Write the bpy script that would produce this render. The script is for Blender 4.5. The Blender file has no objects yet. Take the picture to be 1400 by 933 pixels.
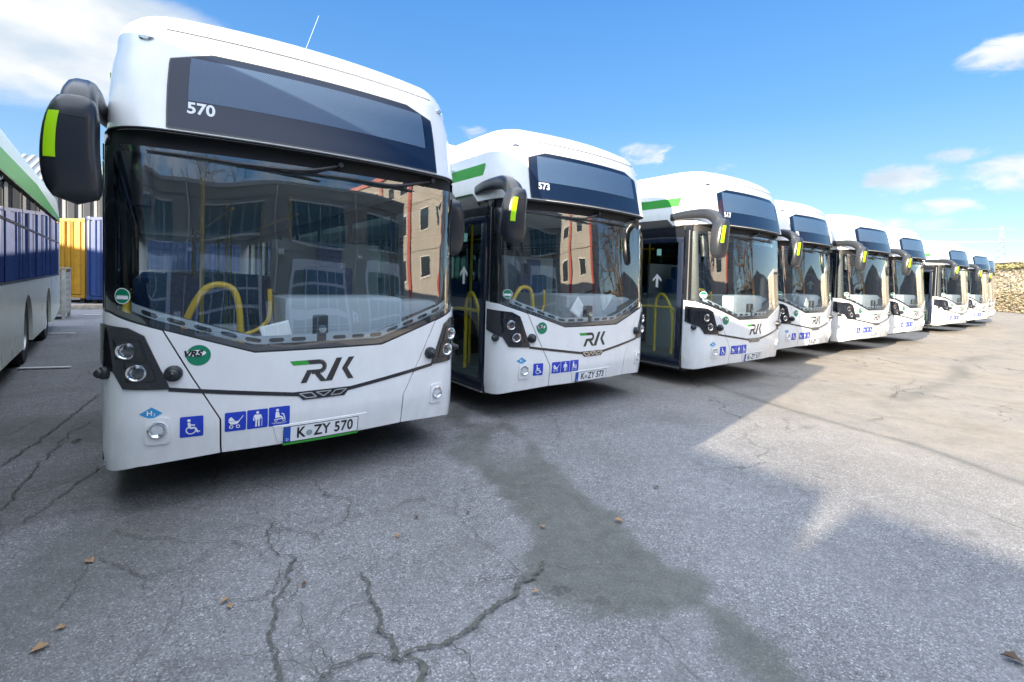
import bpy, bmesh, math, random
import numpy as np
from mathutils import Vector, Matrix, noise
R = math.radians
random.seed(7)
scene = bpy.context.scene
COL = scene.collection

# ------------------------------------------------------------------ camera
cam_d = bpy.data.cameras.new('camera'); cam = bpy.data.objects.new('camera', cam_d); COL.objects.link(cam)
cam_d.sensor_width = 36; cam_d.lens = 657.5/1400*36; cam_d.shift_y = -(466.5-400.84)/1400
cam_d.clip_start = 0.05; cam_d.clip_end = 3000
PITCH, ROLL, CAMH = R(1.8946), R(1.5929), 1.567
cam.matrix_world = (Matrix.Translation((0, 0, CAMH)) @ Matrix.Rotation(math.pi/2-PITCH, 4, 'X') @ Matrix.Rotation(ROLL, 4, 'Z'))
scene.camera = cam
scene.render.resolution_x, scene.render.resolution_y = 1024, 682

# ------------------------------------------------------------------ world, sun, exposure
SUN_EL, SUN_TO = 16.0, 47.0            # elevation; direction the shadows run, degrees from +X towards +Y
sx, sy = -math.cos(R(SUN_TO)), -math.sin(R(SUN_TO))
w = bpy.data.worlds.new('World'); scene.world = w; w.use_nodes = True
scene.view_settings.view_transform = 'Standard'; scene.view_settings.look = 'None'
scene.view_settings.exposure = 2.35; scene.view_settings.gamma = 1.0; scene.view_settings.use_curve_mapping = False
nt = w.node_tree; nt.nodes.clear()
def N(nt, t, **k):
    n = nt.nodes.new(t)
    for a, b in k.items():
        if a == 'inp':
            for i, v in b.items(): n.inputs[i].default_value = v
        else: setattr(n, a, b)
    return n
def LK(nt, a, b): nt.links.new(a, b)
wo = N(nt, 'ShaderNodeOutputWorld'); bg = N(nt, 'ShaderNodeBackground')
sky = N(nt, 'ShaderNodeTexSky'); sky.sky_type = 'NISHITA'; sky.sun_disc = False
sky.sun_elevation = R(SUN_EL); sky.sun_rotation = math.atan2(sx, sy); sky.altitude = 60
sky.air_density = 1.0; sky.dust_density = 0.1; sky.ozone_density = 3.0
bg.inputs['Strength'].default_value = 0.075
tc = N(nt, 'ShaderNodeTexCoord')
def cloud_blob(px, py, rx, ry):
    """direction of a cloud bank and a falloff round it; returns a 0..1 socket"""
    a, b = (px-700)/657.5, (py-400.84)/657.5
    c, s = math.cos(ROLL), math.sin(ROLL); x = c*a+s*b; y = -s*a+c*b
    zz = -y; Y = math.cos(PITCH)+zz*math.sin(PITCH); Z = -math.sin(PITCH)+zz*math.cos(PITCH)
    d = Vector((x, Y, Z)).normalized(); rt = Vector((d.y, -d.x, 0)).normalized(); up = rt.cross(d)
    m = []
    for ax, r in ((rt, rx), (up, ry)):
        v = N(nt, 'ShaderNodeVectorMath', operation='DOT_PRODUCT'); LK(nt, tc.outputs['Generated'], v.inputs[0]); v.inputs[1].default_value = ax/r
        p = N(nt, 'ShaderNodeMath', operation='POWER'); LK(nt, v.outputs['Value'], p.inputs[0]); p.inputs[1].default_value = 2
        ab = N(nt, 'ShaderNodeMath', operation='MULTIPLY'); LK(nt, v.outputs['Value'], ab.inputs[0]); LK(nt, v.outputs['Value'], ab.inputs[1]); m.append(ab)
    v = N(nt, 'ShaderNodeVectorMath', operation='DOT_PRODUCT'); LK(nt, tc.outputs['Generated'], v.inputs[0]); v.inputs[1].default_value = d
    g = N(nt, 'ShaderNodeMath', operation='GREATER_THAN'); LK(nt, v.outputs['Value'], g.inputs[0]); g.inputs[1].default_value = 0.2
    ad = N(nt, 'ShaderNodeMath', operation='ADD'); LK(nt, m[0].outputs[0], ad.inputs[0]); LK(nt, m[1].outputs[0], ad.inputs[1])
    e = N(nt, 'ShaderNodeMath', operation='SUBTRACT'); e.inputs[0].default_value = 1; LK(nt, ad.outputs[0], e.inputs[1]); e.use_clamp = True
    o = N(nt, 'ShaderNodeMath', operation='MULTIPLY'); LK(nt, e.outputs[0], o.inputs[0]); LK(nt, g.outputs[0], o.inputs[1])
    return o.outputs[0]
nz = N(nt, 'ShaderNodeTexNoise', inp={'Scale': 5.5, 'Detail': 7, 'Roughness': 0.58, 'Distortion': 0.35})
mp = N(nt, 'ShaderNodeMapping'); mp.inputs['Scale'].default_value = (1, 1, 2.1); LK(nt, tc.outputs['Generated'], mp.inputs['Vector']); LK(nt, mp.outputs[0], nz.inputs['Vector'])
cur = None
for args, wgt in (((70, 40, .34, .125), 1.0), ((215, 60, .14, .05), .35), ((1330, 300, .2, .05), .16)):
    b = cloud_blob(*args); mu = N(nt, 'ShaderNodeMath', operation='MULTIPLY'); LK(nt, b, mu.inputs[0]); mu.inputs[1].default_value = wgt
    if cur is None: cur = mu
    else:
        mx = N(nt, 'ShaderNodeMath', operation='MAXIMUM'); LK(nt, cur.outputs[0], mx.inputs[0]); LK(nt, mu.outputs[0], mx.inputs[1]); cur = mx
# far clouds behind the photographer, seen only as reflections: plain thresholded noise towards -Y
sep = N(nt, 'ShaderNodeSeparateXYZ'); LK(nt, tc.outputs['Generated'], sep.inputs[0])
bk = N(nt, 'ShaderNodeMapRange', inp={'From Min': -0.1, 'From Max': -0.5, 'To Min': 0, 'To Max': .42}); LK(nt, sep.outputs['Y'], bk.inputs['Value'])
mx = N(nt, 'ShaderNodeMath', operation='MAXIMUM'); LK(nt, cur.outputs[0], mx.inputs[0]); LK(nt, bk.outputs[0], mx.inputs[1]); cur = mx
s1 = N(nt, 'ShaderNodeMath', operation='ADD'); LK(nt, cur.outputs[0], s1.inputs[0]); LK(nt, nz.outputs['Fac'], s1.inputs[1])
cl = N(nt, 'ShaderNodeMapRange', interpolation_type='SMOOTHSTEP', inp={'From Min': 0.74, 'From Max': 1.28, 'To Min': 0, 'To Max': 1}); LK(nt, s1.outputs[0], cl.inputs['Value'])
nzb = N(nt, 'ShaderNodeTexNoise', inp={'Scale': 20, 'Detail': 8, 'Roughness': 0.62, 'Distortion': 0.5}); LK(nt, mp.outputs[0], nzb.inputs['Vector']); curb = None
for args, wgt in (((1240, 246, .08, .038), .58), ((1375, 74, .08, .036), .56), ((1392, 235, .10, .04), .50), ((1310, 212, .05, .02), .5), ((1290, 282, .075, .020), .5), ((885, 212, .08, .035), .5), ((830, 222, .05, .02), .42), ((980, 232, .05, .02), .4), ((1200, 310, .2, .02), .36), ((640, 180, .06, .02), .3)):
    b_ = cloud_blob(*args); mu = N(nt, 'ShaderNodeMath', operation='MULTIPLY'); LK(nt, b_, mu.inputs[0]); mu.inputs[1].default_value = wgt
    if curb is None: curb = mu
    else: m2 = N(nt, 'ShaderNodeMath', operation='MAXIMUM'); LK(nt, curb.outputs[0], m2.inputs[0]); LK(nt, mu.outputs[0], m2.inputs[1]); curb = m2
s2 = N(nt, 'ShaderNodeMath', operation='ADD'); LK(nt, curb.outputs[0], s2.inputs[0]); LK(nt, nzb.outputs['Fac'], s2.inputs[1])
clb = N(nt, 'ShaderNodeMapRange', interpolation_type='SMOOTHSTEP', inp={'From Min': 0.72, 'From Max': 1.12, 'To Min': 0, 'To Max': 1}); LK(nt, s2.outputs[0], clb.inputs['Value'])
clm = N(nt, 'ShaderNodeMath', operation='MAXIMUM'); LK(nt, cl.outputs[0], clm.inputs[0]); LK(nt, clb.outputs[0], clm.inputs[1]); cl = clm
cm = N(nt, 'ShaderNodeMath', operation='MULTIPLY'); LK(nt, cl.outputs[0], cm.inputs[0]); cm.inputs[1].default_value = .93
nz2 = N(nt, 'ShaderNodeTexNoise', inp={'Scale': 7.5, 'Detail': 5, 'Roughness': 0.5}); LK(nt, mp.outputs[0], nz2.inputs['Vector'])
cr = N(nt, 'ShaderNodeValToRGB'); cr.color_ramp.elements[0].position = .36; cr.color_ramp.elements[0].color = (1.9, 2.15, 2.4, 1)
cr.color_ramp.elements[1].position = .62; cr.color_ramp.elements[1].color = (2.9, 2.9, 2.85, 1); LK(nt, nz2.outputs['Fac'], cr.inputs['Fac'])
hs = N(nt, 'ShaderNodeHueSaturation', inp={'Saturation': 1.12, 'Value': 1.0}); LK(nt, sky.outputs[0], hs.inputs['Color'])
mixc = N(nt, 'ShaderNodeMix', data_type='RGBA'); LK(nt, cm.outputs[0], mixc.inputs['Factor']); zr = N(nt, 'ShaderNodeValToRGB'); LK(nt, sep.outputs['Z'], zr.inputs['Fac']); el = zr.color_ramp.elements
el[0].position = 0; el[0].color = (1.85, 2.2, 2.4, 1); el[1].position = .55; el[1].color = (.20, .80, 2.15, 1)
for p_, c_ in ((.12, (1.05, 1.62, 2.25, 1)), (.30, (.42, 1.12, 2.25, 1))): e_ = el.new(p_); e_.color = c_
air = N(nt, 'ShaderNodeMix', data_type='RGBA'); air.inputs['Factor'].default_value = .8; LK(nt, hs.outputs[0], air.inputs['A']); LK(nt, zr.outputs['Color'], air.inputs['B'])
LK(nt, air.outputs['Result'], mixc.inputs['A']); LK(nt, cr.outputs[0], mixc.inputs['B'])
# added fill light: very bright cloud overhead and to the rear, out of view
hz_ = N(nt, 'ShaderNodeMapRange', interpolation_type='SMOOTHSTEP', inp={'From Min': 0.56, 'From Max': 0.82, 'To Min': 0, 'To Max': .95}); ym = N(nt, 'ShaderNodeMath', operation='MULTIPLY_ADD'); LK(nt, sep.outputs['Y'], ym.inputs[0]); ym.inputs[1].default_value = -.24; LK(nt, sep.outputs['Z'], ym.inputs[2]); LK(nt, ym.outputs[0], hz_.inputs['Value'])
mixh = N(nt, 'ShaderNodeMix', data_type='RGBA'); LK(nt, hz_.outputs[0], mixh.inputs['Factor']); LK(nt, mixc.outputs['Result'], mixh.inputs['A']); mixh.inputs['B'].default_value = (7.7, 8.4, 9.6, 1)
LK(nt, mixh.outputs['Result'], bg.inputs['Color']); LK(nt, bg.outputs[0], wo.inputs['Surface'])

sd = bpy.data.lights.new('sun', 'SUN'); sun = bpy.data.objects.new('sun', sd); COL.objects.link(sun)
sd.energy = 3.6; sd.angle = R(0.55); sd.color = (1.0, .85, .64)
sv = Vector((sx*math.cos(R(SUN_EL)), sy*math.cos(R(SUN_EL)), math.sin(R(SUN_EL))))
sun.rotation_euler = sv.to_track_quat('Z', 'Y').to_euler()

# ------------------------------------------------------------------ materials
MATS = {}
def mat(name, col, rough=.5, metal=0, coat=0, var=0.0, vscale=6, bump=0, bscale=60, spec=.5, emit=None, dirt=0.0):
    m = bpy.data.materials.new(name); m.use_nodes = True; t = m.node_tree; b = t.nodes['Principled BSDF']
    b.inputs['Base Color'].default_value = (*col, 1); b.inputs['Roughness'].default_value = rough; b.inputs['Metallic'].default_value = metal
    b.inputs['Coat Weight'].default_value = coat; b.inputs['Coat Roughness'].default_value = .04; b.inputs['Specular IOR Level'].default_value = spec
    co = N(t, 'ShaderNodeTexCoord')
    if var or dirt:
        n = N(t, 'ShaderNodeTexNoise', inp={'Scale': vscale, 'Detail': 6, 'Roughness': .6}); LK(t, co.outputs['Object'], n.inputs['Vector'])
        r = N(t, 'ShaderNodeMapRange', inp={'From Min': .3, 'From Max': .7, 'To Min': 1-var-dirt, 'To Max': 1+var}); LK(t, n.outputs['Fac'], r.inputs['Value'])
        mx = N(t, 'ShaderNodeVectorMath', operation='SCALE'); mx.inputs[0].default_value = col; LK(t, r.outputs[0], mx.inputs['Scale'])
        LK(t, mx.outputs[0], b.inputs['Base Color'])
        r2 = N(t, 'ShaderNodeMapRange', inp={'From Min': .3, 'From Max': .7, 'To Min': rough+.08, 'To Max': max(rough-.05, .02)}); LK(t, n.outputs['Fac'], r2.inputs['Value']); LK(t, r2.outputs[0], b.inputs['Roughness'])
    if bump:
        n = N(t, 'ShaderNodeTexNoise', inp={'Scale': bscale, 'Detail': 4}); LK(t, co.outputs['Object'], n.inputs['Vector'])
        bp = N(t, 'ShaderNodeBump', inp={'Strength': bump, 'Distance': .01}); LK(t, n.outputs['Fac'], bp.inputs['Height']); LK(t, bp.outputs[0], b.inputs['Normal'])
    if emit: b.inputs['Emission Color'].default_value = (*emit[0], 1); b.inputs['Emission Strength'].default_value = emit[1]
    MATS[name] = m; return m
def glass(name, tint, f0, rough=0.0, wav=0.0, fmax=1.0):
    m = bpy.data.materials.new(name); m.use_nodes = True; t = m.node_tree; t.nodes.clear()
    o = N(t, 'ShaderNodeOutputMaterial'); tr = N(t, 'ShaderNodeBsdfTransparent'); tr.inputs[0].default_value = (*tint, 1)
    gl = N(t, 'ShaderNodeBsdfGlossy'); gl.inputs['Roughness'].default_value = rough; gl.inputs['Color'].default_value = (.97, .98, 1, 1)
    lw = N(t, 'ShaderNodeLayerWeight'); lw.inputs['Blend'].default_value = .5
    pw = N(t, 'ShaderNodeMath', operation='POWER'); LK(t, lw.outputs['Facing'], pw.inputs[0]); pw.inputs[1].default_value = 4
    mr = N(t, 'ShaderNodeMapRange', inp={'From Min': 0, 'From Max': 1, 'To Min': f0, 'To Max': fmax}); LK(t, pw.outputs[0], mr.inputs['Value'])
    mx = N(t, 'ShaderNodeMixShader'); LK(t, mr.outputs[0], mx.inputs[0]); LK(t, tr.outputs[0], mx.inputs[1]); LK(t, gl.outputs[0], mx.inputs[2]); LK(t, mx.outputs[0], o.inputs[0])
    if wav:
        co = N(t, 'ShaderNodeTexCoord'); n = N(t, 'ShaderNodeTexNoise', inp={'Scale': 1.1, 'Detail': 1.0}); LK(t, co.outputs['Object'], n.inputs['Vector'])
        bp = N(t, 'ShaderNodeBump', inp={'Strength': 1.0, 'Distance': wav}); LK(t, n.outputs['Fac'], bp.inputs['Height']); LK(t, bp.outputs[0], gl.inputs['Normal'])
    MATS[name] = m; return m
white = mat('white_paint', (.84, .86, .87), .2, coat=.6, var=.01, vscale=3.5, dirt=.045)
seamdark = mat('underbody_black', (.015, .016, .018), .6)
def grime(m):
    t = m.node_tree; b = t.nodes['Principled BSDF']; src = b.inputs['Base Color'].links[0].from_socket; co = N(t, 'ShaderNodeTexCoord')
    mpn = N(t, 'ShaderNodeMapping'); mpn.inputs['Scale'].default_value = (4.5, 4.5, 1.6); LK(t, co.outputs['Object'], mpn.inputs['Vector'])
    n = N(t, 'ShaderNodeTexNoise', inp={'Scale': 2.2, 'Detail': 8, 'Roughness': .7}); LK(t, mpn.outputs[0], n.inputs['Vector']); sp = N(t, 'ShaderNodeSeparateXYZ'); LK(t, co.outputs['Object'], sp.inputs[0])
    zr_ = N(t, 'ShaderNodeMapRange', inp={'From Min': .28, 'From Max': .75, 'To Min': .20, 'To Max': 0}); LK(t, sp.outputs['Z'], zr_.inputs['Value'])
    nr = N(t, 'ShaderNodeMapRange', inp={'From Min': .42, 'From Max': .75, 'To Min': 0, 'To Max': .09}); LK(t, n.outputs['Fac'], nr.inputs['Value'])
    nr2 = N(t, 'ShaderNodeMapRange', inp={'From Min': .3, 'From Max': .8, 'To Min': 0, 'To Max': 1.6}); LK(t, n.outputs['Fac'], nr2.inputs['Value'])
    a = N(t, 'ShaderNodeMath', operation='MULTIPLY'); LK(t, zr_.outputs[0], a.inputs[0]); LK(t, nr2.outputs[0], a.inputs[1]); f = N(t, 'ShaderNodeMath', operation='ADD', use_clamp=True); LK(t, a.outputs[0], f.inputs[0]); LK(t, nr.outputs[0], f.inputs[1])
    mx = N(t, 'ShaderNodeMix', data_type='RGBA'); LK(t, f.outputs[0], mx.inputs['Factor']); LK(t, src, mx.inputs['A']); mx.inputs['B'].default_value = (.46, .44, .40, 1); LK(t, mx.outputs['Result'], b.inputs['Base Color'])
grime(white)
blackg = mat('black_gloss', (.012, .014, .02), .08, coat=.5)
blackp = mat('black_plastic', (.02, .023, .028), .38, bump=.08, bscale=400)
mirrorp = mat('mirror_shell', (.022, .026, .034), .28, coat=.15, bump=.05, bscale=500)
charcoal = mat('charcoal', (.045, .045, .045), .35)
green = mat('green_vinyl', (.045, .34, .05), .45, coat=.05, spec=.3)
dgreen = mat('dark_green_vinyl', (.0, .22, .11), .3, coat=.3)
blue = mat('sign_blue', (.008, .045, .50), .3, coat=.3)
lblue = mat('light_blue_vinyl', (.03, .30, .62), .3, coat=.3)
wsign = mat('sign_white', (.82, .84, .86), .35)
wtext = mat('fleet_number_white', (.75, .78, .82), .4)
chrome = mat('chrome', (.75, .76, .78), .12, metal=1)
lampm = mat('lamp_reflector', (.9, .9, .92), .16, metal=1)
lens = glass('lamp_glass', (.92, .94, .95), .12)
neon = mat('neon_marker', (.46, .86, .01), .35)
dispm = mat('display_glass_black', (.008, .018, .045), .05, spec=.32)
ws = glass('windscreen_glass', (.90, .96, .96), .19, wav=.016)
sg = glass('side_glass', (.60, .70, .70), .10)
sgt = glass('tinted_side_glass', (.08, .12, .20), .03, fmax=.6)
dg = glass('door_glass', (.78, .86, .86), .06)
frame = mat('door_frame_navy', (.010, .016, .034), .25, coat=.3)
yel = mat('yellow_rail', (.88, .56, .02), .28, coat=.3)
dash = mat('dash_grey', (.46, .51, .57), .5, bump=.03)
dashd = mat('dash_dark', (.05, .055, .06), .55)
grey = mat('interior_grey', (.52, .56, .58), .55)
ceilm = mat('ceiling_pale', (.62, .63, .60), .5)
seatb = mat('seat_blue', (.04, .12, .34), .75, var=.25, vscale=30)
floorm = mat('bus_floor', (.20, .21, .22), .55, var=.1)
paper = mat('paper_white', (.90, .91, .93), .7)
pageink = mat('page_ink', (.25, .3, .4), .7)
tyre = mat('tyre_rubber', (.018, .018, .018), .8, bump=.2)
rim = mat('rim_grey', (.35, .36, .37), .35, metal=.7)
orange = mat('orange_lens', (.7, .2, .01), .2, coat=.4)
alu = mat('aluminium_trim', (.62, .63, .64), .28, metal=.9)
plateb = mat('plate_blue', (.01, .08, .45), .4)
ink = mat('plate_black', (.012, .012, .014), .5)
sealm = mat('plate_seal_grey', (.28, .36, .38), .4)
mglass = mat('mirror_glass', (.85, .87, .88), .02, metal=1)
# LED matrix: a fine grid of dots behind glass
def led_mat():
    m = mat('led_matrix', (.10, .17, .27), .12, spec=.3); t = m.node_tree; b = t.nodes['Principled BSDF']
    co = N(t, 'ShaderNodeTexCoord'); sp = N(t, 'ShaderNodeSeparateXYZ'); LK(t, co.outputs['Object'], sp.inputs[0]); outs = []
    for ax in ('X', 'Z'):
        a = N(t, 'ShaderNodeMath', operation='MULTIPLY'); LK(t, sp.outputs[ax], a.inputs[0]); a.inputs[1].default_value = 2*math.pi/.0125
        c = N(t, 'ShaderNodeMath', operation='COSINE'); LK(t, a.outputs[0], c.inputs[0]); outs.append(c)
    p = N(t, 'ShaderNodeMath', operation='MULTIPLY'); LK(t, outs[0].outputs[0], p.inputs[0]); LK(t, outs[1].outputs[0], p.inputs[1])
    r = N(t, 'ShaderNodeMapRange', inp={'From Min': -.2, 'From Max': .8}); LK(t, p.outputs[0], r.inputs['Value'])
    mx = N(t, 'ShaderNodeMix', data_type='RGBA'); LK(t, r.outputs[0], mx.inputs['Factor']); mx.inputs['A'].default_value = (.03, .065, .13, 1); mx.inputs['B'].default_value = (.13, .20, .31, 1)
    LK(t, mx.outputs['Result'], b.inputs['Base Color']); return m
ledm = led_mat()

# ------------------------------------------------------------------ helpers
def link(name, me, m=None, parent=None, smooth=None):
    o = bpy.data.objects.new(name, me); COL.objects.link(o)
    if m is not None and not me.materials: me.materials.append(m)
    if parent: o.parent = parent
    if smooth is not None:
        for p in me.polygons: p.use_smooth = True
        try: me.set_sharp_from_angle(angle=R(smooth))
        except Exception: pass
    return o
def obj(name, bm, m, parent=None, smooth=35):
    me = bpy.data.meshes.new(name); bm.to_mesh(me); bm.free(); return link(name, me, m, parent, smooth)
def tag(o, label=None, cat=None, group=None, kind=None):
    if label: o['label'] = label
    if cat: o['category'] = cat
    if group: o['group'] = group
    if kind: o['kind'] = kind
    return o
def empty(name, loc=(0, 0, 0), rz=0):
    o = bpy.data.objects.new(name, None); COL.objects.link(o); o.location = loc; o.rotation_euler = (0, 0, rz); o.empty_display_size = .3; return o
def box(bm, x0, x1, y0, y1, z0, z1, bev=0, M=None, mi=0):
    vs = [bm.verts.new((x, y, z)) for z in (z0, z1) for y in (y0, y1) for x in (x0, x1)]
    fs = [bm.faces.new([vs[i] for i in q]) for q in ((0, 2, 3, 1), (4, 5, 7, 6), (0, 1, 5, 4), (2, 6, 7, 3), (0, 4, 6, 2), (1, 3, 7, 5))]
    for f in fs: f.material_index = mi
    if M is not None: bmesh.ops.transform(bm, matrix=M, verts=vs)
    if bev:
        es = list({e for f in fs for e in f.edges}); bmesh.ops.bevel(bm, geom=es, offset=bev, segments=2, affect='EDGES', profile=.6)
def bxobj(name, m, parent, *d, bev=0.0, smooth=35):
    bm = bmesh.new(); box(bm, *d, bev=bev); return obj(name, bm, m, parent, smooth)
def tube(bm, pts, r, seg=10, cap=True):
    pts = [Vector(p) for p in pts]; rs = r if isinstance(r, (list, tuple)) else [r]*len(pts); rings = []
    t = (pts[1]-pts[0]).normalized(); a = Vector((0, 0, 1)) if abs(t.z) < .9 else Vector((1, 0, 0)); n = t.cross(a).normalized()
    for i, p in enumerate(pts):
        t = (pts[min(i+1, len(pts)-1)]-pts[max(i-1, 0)]).normalized(); n = (n-t*n.dot(t)).normalized(); b = t.cross(n)
        rings.append([bm.verts.new(p+(n*math.cos(k*2*math.pi/seg)+b*math.sin(k*2*math.pi/seg))*rs[i]) for k in range(seg)])
    for i in range(len(rings)-1):
        for k in range(seg): bm.faces.new((rings[i][k], rings[i][(k+1) % seg], rings[i+1][(k+1) % seg], rings[i+1][k]))
    if cap: bm.faces.new(rings[0][::-1]); bm.faces.new(rings[-1])
def smoothpts(pts, n=6):
    P = [Vector(p) for p in pts]; out = []
    for i in range(len(P)-1):
        a, b, c, d = P[max(i-1, 0)], P[i], P[i+1], P[min(i+2, len(P)-1)]
        for k in range(n):
            t = k/n; out.append(.5*((2*b)+(c-a)*t+(2*a-5*b+4*c-d)*t*t+(3*b-a-3*c+d)*t**3))
    out.append(P[-1]); return out
def lathe(bm, prof, seg=24, M=None):
    """profile (radius, height) about local Z"""
    rings = []
    new = []
    for r, h in prof:
        if r < 1e-5: v = bm.verts.new((0, 0, h)); rings.append([v]); new.append(v)
        else:
            rg = [bm.verts.new((r*math.cos(k*2*math.pi/seg), r*math.sin(k*2*math.pi/seg), h)) for k in range(seg)]; rings.append(rg); new += rg
    for a, b in zip(rings, rings[1:]):
        for k in range(seg):
            k2 = (k+1) % seg
            if len(a) == 1 and len(b) == 1: continue
            if len(a) == 1: bm.faces.new((a[0], b[k2], b[k]))
            elif len(b) == 1: bm.faces.new((a[k], a[k2], b[0]))
            else: bm.faces.new((a[k], a[k2], b[k2], b[k]))
    if M is not None: bmesh.ops.transform(bm, matrix=M, verts=new)

# ------------------------------------------------------------------ bus surface: s runs round the front, z up
RINGS = [(2.42, .015, .02), (2.55, .045, .022), (2.70, .075, .028), (2.85, .105, .042), (2.96, .135, .062), (3.03, .15, .065), (3.09, .17, .08),
         (3.15, .20, .105), (3.205, .25, .145), (3.25, .33, .21), (3.285, .47, .32), (3.31, .7, .48), (3.33, 1.0, .68), (3.34, 1.5, .9)]
def ring(z):
    if z <= 2.42: return 0, 0
    for a, b in zip(RINGS, RINGS[1:]):
        if z <= b[0]:
            t = (z-a[0])/(b[0]-a[0]); return a[1]+(b[1]-a[1])*t, a[2]+(b[2]-a[2])*t
    return RINGS[-1][1:]
ARC = .25*math.pi/2
def plan(s):
    a = abs(s); sg_ = 1 if s >= 0 else -1
    if a <= 1: x, y = a, .1*a*a
    elif a <= 1+ARC: th = (a-1)/.25; x = 1+.25*math.sin(th); y = .1*x*x+.25*(1-math.cos(th))
    else: x = 1.25; y = .40625+(a-1-ARC)
    return sg_*x, y
def s_of_x(x):
    a = abs(x)
    return x if a <= 1 else math.copysign(1+.25*math.asin(min(1, (a-1)/.25)), x)
def surf(s, z, off=0):
    def p(s, z):
        x, y = plan(s); fi, si = ring(z); fr = 1-max(0, min(1, (abs(s)-1)/ARC))
        if 1.15 < z <= 2.419: y += (z-1.15)*.075*fr
        if z < .55: y += (.55-z)*.14*fr
        if z < .40: x *= 1-(.40-z)*.10
        return Vector((x*(1.25-si)/1.25, y+fi, z))
    c = p(s, z)
    if off:
        e = 1e-3; ds = p(s+e, z)-p(s-e, z); dz = p(s, z+e)-p(s, z-e); n = ds.cross(dz).normalized(); c = c+n*off
    return c
def patch_bm(polys, off=0.0, gs=.04, gz=.05):
    bm = bmesh.new()
    for P in polys:
        vs = [bm.verts.new((p[0], p[1], 0)) for p in P]
        try: bm.faces.new(vs)
        except Exception: pass
    bmesh.ops.triangulate(bm, faces=[f for f in bm.faces if len(f.verts) > 4])
    if bm.verts:
        xs = [v.co.x for v in bm.verts]; zs = [v.co.y for v in bm.verts]
        for ax, lo, hi, g in ((0, min(xs), max(xs), gs), (1, min(zs), max(zs), gz)):
            k = math.floor(lo/g)+1
            while k*g < hi:
                if k*g > lo+1e-4:
                    co = [0, 0, 0]; no = [0, 0, 0]; co[ax] = k*g; no[ax] = 1
                    bmesh.ops.bisect_plane(bm, geom=bm.verts[:]+bm.edges[:]+bm.faces[:], plane_co=co, plane_no=no, dist=1e-5)
                k += 1
    bmesh.ops.remove_doubles(bm, verts=bm.verts, dist=1e-5)
    for v in bm.verts: v.co = surf(v.co.x, v.co.y, off)
    bm.normal_update(); ref = sum((f.normal.y for f in bm.faces)); refx = sum((f.normal.x*(1 if f.calc_center_median().x > 0 else -1) for f in bm.faces))
    for f in bm.faces:
        c = f.calc_center_median(); out = Vector((c.x*.6, c.y-2.0, 0))
        if f.normal.dot(out) < 0: f.normal_flip()
    return bm
def patch(name, polys, m, parent, off=0.0, gs=.04, gz=.05, thick=0, bev=0, smooth=40):
    bm = patch_bm(polys, off, gs, gz)
    if thick:
        old = bm.faces[:]; r = bmesh.ops.extrude_face_region(bm, geom=old)   # new faces pushed in, old kept outside
        nv = [g for g in r['geom'] if isinstance(g, bmesh.types.BMVert)]
        # r gives the duplicated (outer) sheet; push the duplicates outward by thick so 'off' is the inner face
        bm.normal_update()
        for v in nv:
            n = Vector((0, 0, 0))
            for f in v.link_faces:
                if all(q in nvs for q in f.verts) if (nvs := set(nv)) else False: n += f.normal
            v.co += n.normalized()*thick
        bmesh.ops.recalc_face_normals(bm, faces=bm.faces)
    o = obj(name, bm, m, parent, smooth)
    if bev:
        md = o.modifiers.new('edge', 'BEVEL'); md.width = bev; md.segments = 2; md.limit_method = 'ANGLE'; md.angle_limit = R(50)
    return o
def disc(cx, cz, rx, rz=None, n=28): rz = rz or rx; return [(cx+rx*math.cos(k*2*math.pi/n), cz+rz*math.sin(k*2*math.pi/n)) for k in range(n)]
def rrect(x0, x1, z0, z1, r=.01, n=4):
    o = []
    for cx, cz, a in ((x1-r, z1-r, 0), (x0+r, z1-r, 90), (x0+r, z0+r, 180), (x1-r, z0+r, 270)):
        for k in range(n+1): t = R(a+90*k/n); o.append((cx+r*math.cos(t), cz+r*math.sin(t)))
    return o
def stroke(pts, wd):
    """thick polyline as a list of quads with round-ish joins"""
    out = []
    for a, b in zip(pts, pts[1:]):
        dx, dz = b[0]-a[0], b[1]-a[1]; L = math.hypot(dx, dz) or 1; nx, nz_ = -dz/L*wd/2, dx/L*wd/2
        out.append([(a[0]+nx, a[1]+nz_), (a[0]-nx, a[1]-nz_), (b[0]-nx, b[1]-nz_), (b[0]+nx, b[1]+nz_)])
    return out
def ringpoly(cx, cz, r, wd, a0=0, a1=360, n=20):
    pts = [(cx+r*math.cos(R(a0+(a1-a0)*k/n)), cz+r*math.sin(R(a0+(a1-a0)*k/n))) for k in range(n+1)]; return stroke(pts, wd)
def text_bm(txt, size, bold=0.0, shear=0.0, sx_=1.0, space=1.0):
    cu = bpy.data.curves.new('t', 'FONT'); cu.body = txt; cu.size = size; cu.align_x = 'CENTER'; cu.align_y = 'CENTER'; cu.offset = bold; cu.shear = shear; cu.resolution_u = 4; cu.space_character = space
    o = bpy.data.objects.new('t', cu); COL.objects.link(o); dgr = bpy.context.evaluated_depsgraph_get(); dgr.update()
    me = bpy.data.meshes.new_from_object(o.evaluated_get(dgr)); bm = bmesh.new(); bm.from_mesh(me)
    bpy.data.objects.remove(o); bpy.data.meshes.remove(me); bpy.data.curves.remove(cu)
    for v in bm.verts: v.co.x *= sx_
    return bm
def text_on_front(name, txt, cx, cz, h, m, parent, off, bold=0, shear=0, sx_=1, space=1.0):
    bm = text_bm(txt, h/.72, bold, shear, sx_, space)
    for v in bm.verts: v.co = surf(cx+v.co.x, cz+v.co.y, off)
    bm.normal_update()
    for f in bm.faces:
        if f.normal.y > 0: f.normal_flip()
    return obj(name, bm, m, parent, None)

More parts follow.
